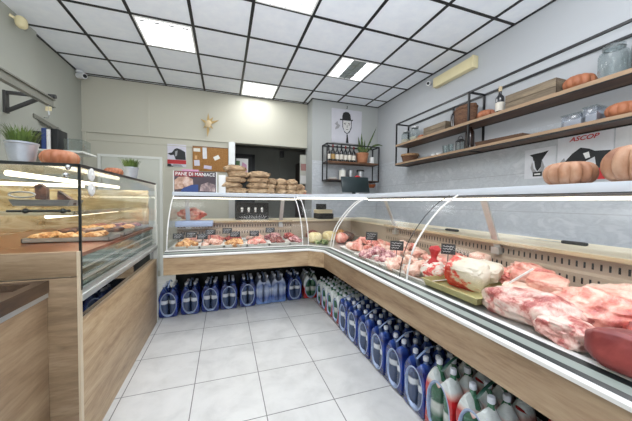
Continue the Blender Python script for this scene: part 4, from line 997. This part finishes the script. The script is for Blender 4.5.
tp = poster('poster', 'white poster with a red logo, dark cows and a red corner behind the pumpkins', 'poster', [
    ('sheet', R_(-.195,-.22,.195,.20), plain('white poster sheet', srgb(218,220,226), .4)),
    ('dark_animals', [(-.13,-.03),(-.08,.03),(-.02,.075),(.04,.055),(.08,.03),(.18,.02),(.18,-.15),(.10,-.15),(.08,-.02),(.0,-.06),(-.12,-.06)], 'blackp'),
    ('grey_patch', [(-.19,-.06),(-.14,.0),(-.12,-.06)], 'greyp'), ('white_patch', [(.0,.02),(.04,.03),(.05,-.02),(.02,-.03)], 'whitep'),
    ('red_corner', R_(.10,-.215,.185,-.12), 'redp')], (XR-.008,1.515,1.755), 'x')
text('lettering', 'ASCOP', .055, 'redp', tp, (XR-.022,1.515,1.755+.155), (PI/2,0,-PI/2), shear=.3, sx=1.15)
poster('poster', 'pale sheet behind the tall tan pumpkin on the marble', 'poster', [('sheet', R_(-.16,-.24,.16,.22), plain('pale poster sheet', srgb(222,223,226), .5))], (XR-.008,1.15,1.75), 'x')
t = thing('emergency_light', 'long cream emergency light box high on the white wall', 'emergency light', (2.96,2.96,3.1))
build('housing', B().box(2.93,2.62,3.03,XR,3.30,3.17,0,.012), 'creamlamp', t)
build('end_cap', B().box(2.925,2.61,3.025,XR,2.635,3.175,0,.006), 'creamlamp', t)
t = thing('security_camera', 'small white bullet camera just under the emergency light end', 'camera', (2.95,3.4,3.12))
build('body', B().tube([(2.90,3.36,3.12),(3.0,3.44,3.16)], .032, 14), 'camwhite', t)
build('lens', B().tube([(2.895,3.356,3.118),(2.885,3.348,3.114)], .02, 12), 'blackp', t)

# ------------------------------------------------------------------ corner: monitor, red box, scale, appliance
t = thing('monitor', 'dark tilted till screen standing on the corner of the display cases', 'monitor', (1.93,3.75,1.426))
bd = B(); bd.box(-.235,-.012,.05,.235,.012,.30,0,.006)
bmesh.ops.rotate(bd.bm, cent=(0,0,0), matrix=Matrix.Rotation(-.25,3,'X'), verts=bd.bm.verts); bmesh.ops.translate(bd.bm, vec=(1.93,3.75,1.426), verts=bd.bm.verts)
build('screen', bd, 'screen', t)
build('stand', B().box(1.83,3.72,1.427,2.03,3.92,1.44,0,.004).bar((1.93,3.86,1.435),(1.93,3.80,1.56),.05,.02), 'screen', t)
build('white_badge', B().box(1.92,3.722,1.452,1.955,3.734,1.464), 'white', t)
solo('ribbon', B().blob((0,0,.02), (.05,.03,.02), .3, 2, 2, 2), 'red', (2.0,3.85,1.705), 'small red bow on top of the till screen', 'bow')
solo('leaflet', B().box(-.09,-.05,0,.09,.05,.012), 'red', (1.22,3.9,1.427), 'flat red packet lying on the corner beside the small bags', 'packet')
t = thing('weighing_scale', 'black and cream weighing scale on the corner worktop seen through glass', 'scale', (1.52,4.1,1.052))
build('base', B().box(1.40,4.0,1.053,1.66,4.25,1.14,0,.01), 'blackp', t)
build('platter', B().box(1.40,4.0,1.142,1.64,4.25,1.20,0,.006), 'cream', t)
build('display', B().box(1.43,4.18,1.20,1.60,4.22,1.29,0,.006), 'blackp', t)
t = thing('counter_appliance', 'dark appliance with four shiny steel knobs on the back worktop', 'appliance', (.38,4.15,1.052))
build('housing', B().box(.15,4.05,1.053,.63,4.3,1.30,0,.012), 'blackp', t)
for k in range(4):
    build('steel_knob', B().lathe([(0,0),(.022,0),(.024,.06),(.018,.075),(0,.075)], (.24+.095*k,4.035,1.16), 14), 'chrome', t)
# things on the back worktop
solo('raw_ham', B().blob((0,0,0), (.17,.10,.085), .25, 1.6, 5, 4), 'meat_pink', (-.42,4.05,1.135), 'raw pink joint of meat on the back worktop near the tall counter', 'meat')
solo('plastic_tray', B().box(-.22,-.10,0,.22,.10,.07,0,.012), 'blue_tray', (-.36,3.80,.99), 'pale blue plastic tray behind the breaded meat in the back case', 'tray')

# knives on the worktop
def knife(loc, rz, label, L=.30):
    t = thing('kitchen_knife', label, 'knife', (0,0,0))
    build('blade', B().prism([(0,0,.004),(L,.008,.004),(L,.028,.004),(.06,.03,.004)], (0,0,.002)), 'chrome', t)
    build('handle', B().box(L,.002,.0,L+.14,.034,.022,0,.008), 'blackp', t)
    t.location = loc; t.rotation_euler = (0,0,rz)
knife((2.2,1.52,1.0525), -PI/2+.02, 'dark handled knife on the cream worktop nearest the photo edge')
knife((2.05,2.35,1.0525), -PI/2+.05, 'dark handled knife on the cream worktop beyond the chrome post', .24)

# ------------------------------------------------------------------ price cards
def card(loc, rz, w, h, label, group, tilt=-.2):
    t = thing('price_card', label, 'price card', (0,0,0), group)
    bd = B(); bd.box(-w/2,-.0015,.06,w/2,.0015,.06+h); build('board', bd, 'tag', t)
    build('spike', B().tube([(0,.003,.0),(0,.003,.07)], .003, 6), 'blackg', t)
    bd = B()
    for k in range(3):
        z = .06+h*(.75-.25*k); pts = [(-w*.38+w*.76*i/8*(1-.15*k), -.003, z+.004*math.sin(i*2.3+k)) for i in range(9)]
        bd.tube(pts, .0016, 4)
    build('chalk_marks', bd, 'chalk', t)
    t.location = loc; t.rotation_euler = (tilt,0,rz)
GP1, GP2 = 'black price cards in the back case', 'black price cards in the long case'
for k, (x, y, z) in enumerate([(-.50,3.40,.82),(-.37,3.42,.83),(-.24,3.32,.82),(-.16,3.48,.85),(.03,3.50,.86),(.12,3.36,.83),(.35,3.40,.83),(.56,3.46,.86)]):
    card((x,y,z), random.uniform(-.15,.15), .115, .065, 'black price card, %s in the back case from the tall counter' % ords[k], GP1)
card((1.42,2.42,.875), -.75, .12, .085, 'tilted black price card behind the purple stew meat', GP2)
card((1.37,1.92,.86), -.75, .11, .08, 'black price card between stew meat and pale poultry', GP2)
card((1.62,1.62,.87), -.9, .10, .08, 'black price card behind the red printed bags', GP2)

# ------------------------------------------------------------------ meat and trays
def steel_tray(x0, y0, x1, y1, z, mat, label, h=.03, name='meat_tray'):
    bd = B(); th = .003; f = .015
    bd.box(x0,y0,z,x1,y1,z+th)
    o_ = [(x0-f,y0-f),(x1+f,y0-f),(x1+f,y1+f),(x0-f,y1+f)]; i_ = [(x0,y0),(x1,y0),(x1,y1),(x0,y1)]
    for a in range(4):
        b_ = (a+1)%4
        bd.poly([(*i_[a],z+th),(*i_[b_],z+th),(*o_[b_],z+h),(*o_[a],z+h)])
        q = lambda p: (p[0]+(f if p[0] > (x0+x1)/2 else -f)*.6, p[1]+(f if p[1] > (y0+y1)/2 else -f)*.6)
        bd.poly([(*o_[a],z+h),(*o_[b_],z+h),(*q(o_[b_]),z+h-.002),(*q(o_[a]),z+h-.002)])
    return tag(build(name, bd, mat, None), label, 'tray')
def pile(cx, cy, z, ex, ey, hgt, n, rad, mat, label, group, seed, amp=.3, name='meat_chunk', elong=1.0, cat='meat'):
    rnd = random.Random(seed); protos = []
    for k in range(n):
        a = rnd.uniform(0, 2*PI); rr = math.sqrt((k+.5)/n)
        x = cx+ex*rr*math.cos(a*1.0+k*2.4); y = cy+ey*rr*math.sin(a*1.0+k*2.4)
        zz = z+hgt*(1-rr)*rnd.uniform(.75,1.05)+rad*.55
        s = rnd.uniform(.8,1.2)
        if len(protos) < 3:
            bd = B().blob((0,0,0), (rad*elong,rad,rad*.72), amp, 1.5, seed*5+k, 3)
            o = solo(name, bd, mat, (x,y,zz), label, cat, group); o.rotation_euler = (rnd.uniform(-.5,.5), rnd.uniform(-.5,.5), rnd.uniform(0,6)); protos.append(o)
        else:
            dup(protos[k % 3], (x,y,zz), 0, scale=(s,s,s), rot=(rnd.uniform(-.5,.5), rnd.uniform(-.5,.5), rnd.uniform(0,6)))
DZ = .786
# long case, far to near
steel_tray(1.28,2.48,1.80,2.85,DZ,'tray_white','white tray under the pink chunks at the far end of the long case')
pile(1.54,2.67,DZ+.01,.24,.17,.10,26,.052,'meat_pink','rosy meat chunk heaped at the far end of the long case','rosy meat heap',11)
steel_tray(1.58,2.02,1.86,2.42,DZ,'tray_white','white tray under the pale pink pile by the slotted panel')
pile(1.70,2.24,DZ+.02,.15,.20,.10,22,.048,'meat_pale','pale fatty meat piece heaped against the slotted panel','pale fatty meat heap',12)
steel_tray(1.24,1.98,1.54,2.40,DZ,'tray_white','white tray under the purple stew meat')
pile(1.38,2.19,DZ+.01,.15,.22,.075,30,.036,'meat_purple','purple-pink stew meat cube behind the curved glass','purple stew meat heap',13,.25)
steel_tray(1.24,1.42,1.52,1.92,DZ,'tray_white','white tray under the pale poultry beside the white glass frame')
pile(1.35,1.70,DZ+.01,.13,.24,.07,24,.046,'meat_chicken','pale poultry piece beside the white glass frame','pale poultry heap',14,.3,elong=1.3)
pile(1.72,1.72,DZ+.01,.12,.22,.10,16,.058,'meat_pink','pink pork chunk lying behind the red printed bags','pork behind the red printed bags',15)
# olive tray with printed bags
steel_tray(1.225,1.03,1.60,1.40,DZ+.012,'tray_olive','shallow pale olive tray holding a red printed bag', .045)
bd = B().blob((0,0,0), (.085,.115,.082), .12, 1.9, 3, 4, sq=.5)
o = solo('printed_bag', bd, 'bagprint', (1.42,1.265,.888), 'white plastic bag with red print lying in the olive tray', 'bag'); o.rotation_euler = (.12,-.35,.35)
t = thing('tied_bag', 'white bag with a red tied neck beside the olive tray', 'bag', (1.38,1.50,.80))
build('bag', B().blob((1.38,1.50,.855), (.08,.085,.07), .2, 1.7, 6, 4), 'wrapred', t)
bd = B(); bd.lathe([(.05,.0),(.020,.035),(.016,.05),(.028,.075),(.040,.10),(.025,.125),(0,.12)], (1.38,1.50,.90), 14)
for v_ in bd.bm.verts: v_.co += Vector((noise.noise(v_.co*25), noise.noise(v_.co*25+Vector((5,5,5))), noise.noise(v_.co*25+Vector((9,1,3)))))*.014
build('neck', bd, 'redp', t)
o = solo('printed_bag', B().blob((0,0,0), (.075,.08,.055), .2, 1.6, 9, 4, sq=.7), 'wrapwhite', (1.54,1.235,.90), 'plain white wrapped pack leaning behind the red printed bag', 'bag'); o.rotation_euler = (.1,-.4,.2)
t = thing('serving_spatula', 'white handled serving spatula resting on the olive tray edge', 'utensil', (1.5,1.1,.83))
build('handle', B().bar((1.57,.985,.975), (1.49,1.085,.858), .016, .008), 'white', t)
build('blade', B().bar((1.49,1.085,.858), (1.46,1.12,.825), .04, .004), 'steel', t)
solo('meat_block', B().blob((0,0,0), (.06,.07,.06), .12, 1.5, 4, 3, sq=.7), 'meat_chicken', (1.80,1.50,.90), 'beige meat block against the slotted panel beside the chrome post', 'meat')
# big near cuts
def cut(loc, rad, mat, label, seed, amp=.22, freq=1.4, sq=1.0, rot=(0,0,0), sub=5):
    o = solo('meat_cut', B().blob((0,0,0), rad, amp, freq, seed, sub, sq=sq), mat, loc, label, 'meat'); o.rotation_euler = rot; return o
cut((1.345,.84,.842), (.135,.20,.08), 'meat_rib', 'large fatty rib slab at the glass beside the olive tray', 21, .16, 1.4, .85, rot=(0,.22,.22))
cut((1.265,.655,.83), (.085,.10,.055), 'meat_rib', 'fatty piece at the glass between the rib slab and the dark loin', 31, .26, 1.5, .85, rot=(0,.1,-.1))
cut((1.74,1.10,.885), (.085,.13,.07), 'meat_pink', 'folded pink pork piece by the slotted panel', 22, .24, 1.4, .8, rot=(.25,.1,.5))
cut((1.70,1.20,.845), (.10,.09,.06), 'meat_pink', 'low pink piece beneath the folded pork near the olive tray', 33, .24, 1.5, rot=(.1,.1,-.4))
cut((1.63,.955,.90), (.06,.085,.036), 'meat_pale', 'pale square-cut pork piece lying on the folded pork', 23, .10, 1.5, .45, rot=(.1,-.35,.35))
cut((1.56,1.0,.835), (.06,.11,.038), 'meat_pale', 'pale pork slice in front of the folded pork', 24, .15, 1.5, .55, rot=(.2,-.2,.5))
cut((1.50,.69,.865), (.13,.155,.085), 'meat_pink', 'biggest pink cut between the dark loin and slotted panel', 25, .3, 1.5, rot=(0,.1,.3))
cut((1.72,.68,.87), (.11,.17,.085), 'meat_pale', 'pale pink cut against the slotted panel at the photo edge', 26, .26, 1.5, rot=(0,0,.2))
cut((1.235,.425,.848), (.075,.15,.066), 'meat_loin', 'smooth dark maroon loin at the glass', 27, .06, 1.1, .48, rot=(0,.15,.10))
cut((1.42,.44,.865), (.11,.13,.07), 'meat_red', 'red cut behind the dark maroon loin', 28, .25, 1.5)
pile(1.46,.875,DZ+.02,.075,.075,.05,11,.033,'meat_red','red beef chunk between the rib slab and pale pork','red beef chunks by the rib slab',16)
# back case
for k, (x0, x1, mt, lab, pl_) in enumerate([(-.52,-.28,'meat_tan','golden breaded piece in the back case tray beside the tall counter','golden breaded meat'),(-.25,-.02,'meat_chicken','pale piece in the second back case tray','pale meat in the second tray'),(.01,.24,'meat_tan','tan breaded piece in the third back case tray','breaded meat in the third tray'),(.27,.50,'meat_pink','pink piece in the fourth back case tray','pink meat in the fourth tray'),(.53,.76,'sausage','dark red piece in the fifth back case tray','dark red meat in the fifth tray'),(.79,.93,'meat_purple','purple-pink piece in the last back case tray','purple-pink meat in the last tray')]):
    steel_tray(x0,3.27,x1,3.50,DZ,'tray_white','white front tray, %s in the back case from the tall counter' % ords[k])
    pile((x0+x1)/2,3.385,DZ+.008,(x1-x0)*.42,.10,.055,16,.034,mt,lab,pl_,40+k,.3,elong=1.25)
    m2 = ['meat_pale','meat_pink','meat_red','meat_pale','meat_purple','meat_red'][k]
    steel_tray(x0,3.56,x1,3.82,DZ,'tray_steel','steel rear tray, %s in the back case from the tall counter' % ords[k])
    pile((x0+x1)/2,3.69,DZ+.008,(x1-x0)*.40,.11,.06,10,.045,m2,'larger piece in the %s rear tray of the back case' % ords[k],'rear tray %s pieces in the back case' % ords[k],60+k,.3)
# corner deck
for k, (x, y, mt, lab) in enumerate([(1.13,3.36,'cheese','pale yellow wedge nearest the back case in the corner case'),(1.38,3.48,'cheese','pale yellow block in the middle of the corner case'),(1.20,3.70,'sausage','dark red salami piece at the rear of the corner case'),(1.45,3.22,'meat_pink','pink meat cut in the corner case beside the long case'),(1.62,3.65,'meat_tan','golden brown piece in the deep corner'),(1.62,3.38,'meat_roast','dark roasted piece in the corner case')]):
    bd = B().blob((0,0,0), (.09,.085,.07), .12, 1.4, 70+k, 3, sq=.7 if mt == 'cheese' else 1)
    solo('food_block', bd, mt, (x,y,DZ+.065), lab, 'food', rz=.3*k)
pile(1.20,3.22,DZ,.10,.07,.03,12,.026,'greens','green herb clump at the glass of the corner case','green herb clumps',80,.5,'herb_clump',cat='herbs')

# ------------------------------------------------------------------ light, world, camera
def area(name, loc, rot, sx, sy, e, col=(1,1,1)):
    ld = bpy.data.lights.new(name, 'AREA'); ld.shape = 'RECTANGLE'; ld.size = sx; ld.size_y = sy; ld.energy = e; ld.color = col
    o = bpy.data.objects.new(name, ld); COL.objects.link(o); o.location = loc; o.rotation_euler = rot; return o
area('front_fill_light', (.4,-2.1,1.7), (PI/2,0,0), 4.2, 2.4, 24, (.96,.98,1))  # added unseen fill behind the camera, brightens the room from the front
area('ceiling_fill_light', (-.1,-.5,1.6), (PI,0,0), 1.4, .8, 225, (.92,.96,1))  # added unseen fill aimed upward to brighten the ceiling
for x, y in ((-.64,1.3),(.58,.0),(1.8,1.3)):
    area('panel_light', (x,y,ZC-.03), (0,0,0), .55, .55, 13, (.97,.985,1))
w = bpy.data.worlds.new('World'); scn.world = w; w.use_nodes = True
bg = w.node_tree.nodes['Background']; bg.inputs['Color'].default_value = (1,1,1,1); bg.inputs['Strength'].default_value = .3
cd = bpy.data.cameras.new('Camera'); cam = bpy.data.objects.new('Camera', cd); COL.objects.link(cam)
f_, ya, pi_, ro = 269.8, .3274, -.0314, .0109
fwd = Vector((math.sin(ya)*math.cos(pi_), math.cos(ya)*math.cos(pi_), math.sin(pi_))); rt = Vector((math.cos(ya), -math.sin(ya), 0)); up = rt.cross(fwd)
r2 = rt*math.cos(ro)+up*math.sin(ro); u2 = up*math.cos(ro)-rt*math.sin(ro)
mw = Matrix((( r2.x,u2.x,-fwd.x,0),(r2.y,u2.y,-fwd.y,0),(r2.z,u2.z,-fwd.z,1.32),(0,0,0,1)))
cam.matrix_world = mw
cd.sensor_fit = 'HORIZONTAL'; cd.sensor_width = 36; cd.lens = f_*36/632; cd.clip_start = .02
scn.camera = cam
scn.view_settings.view_transform = 'Standard'
scn.view_settings.look = 'None'
scn.view_settings.exposure = 0
scn.cycles.transparent_max_bounces = 24
scn.cycles.sample_clamp_indirect = 2.0
scn.cycles.sample_clamp_direct = 2.0
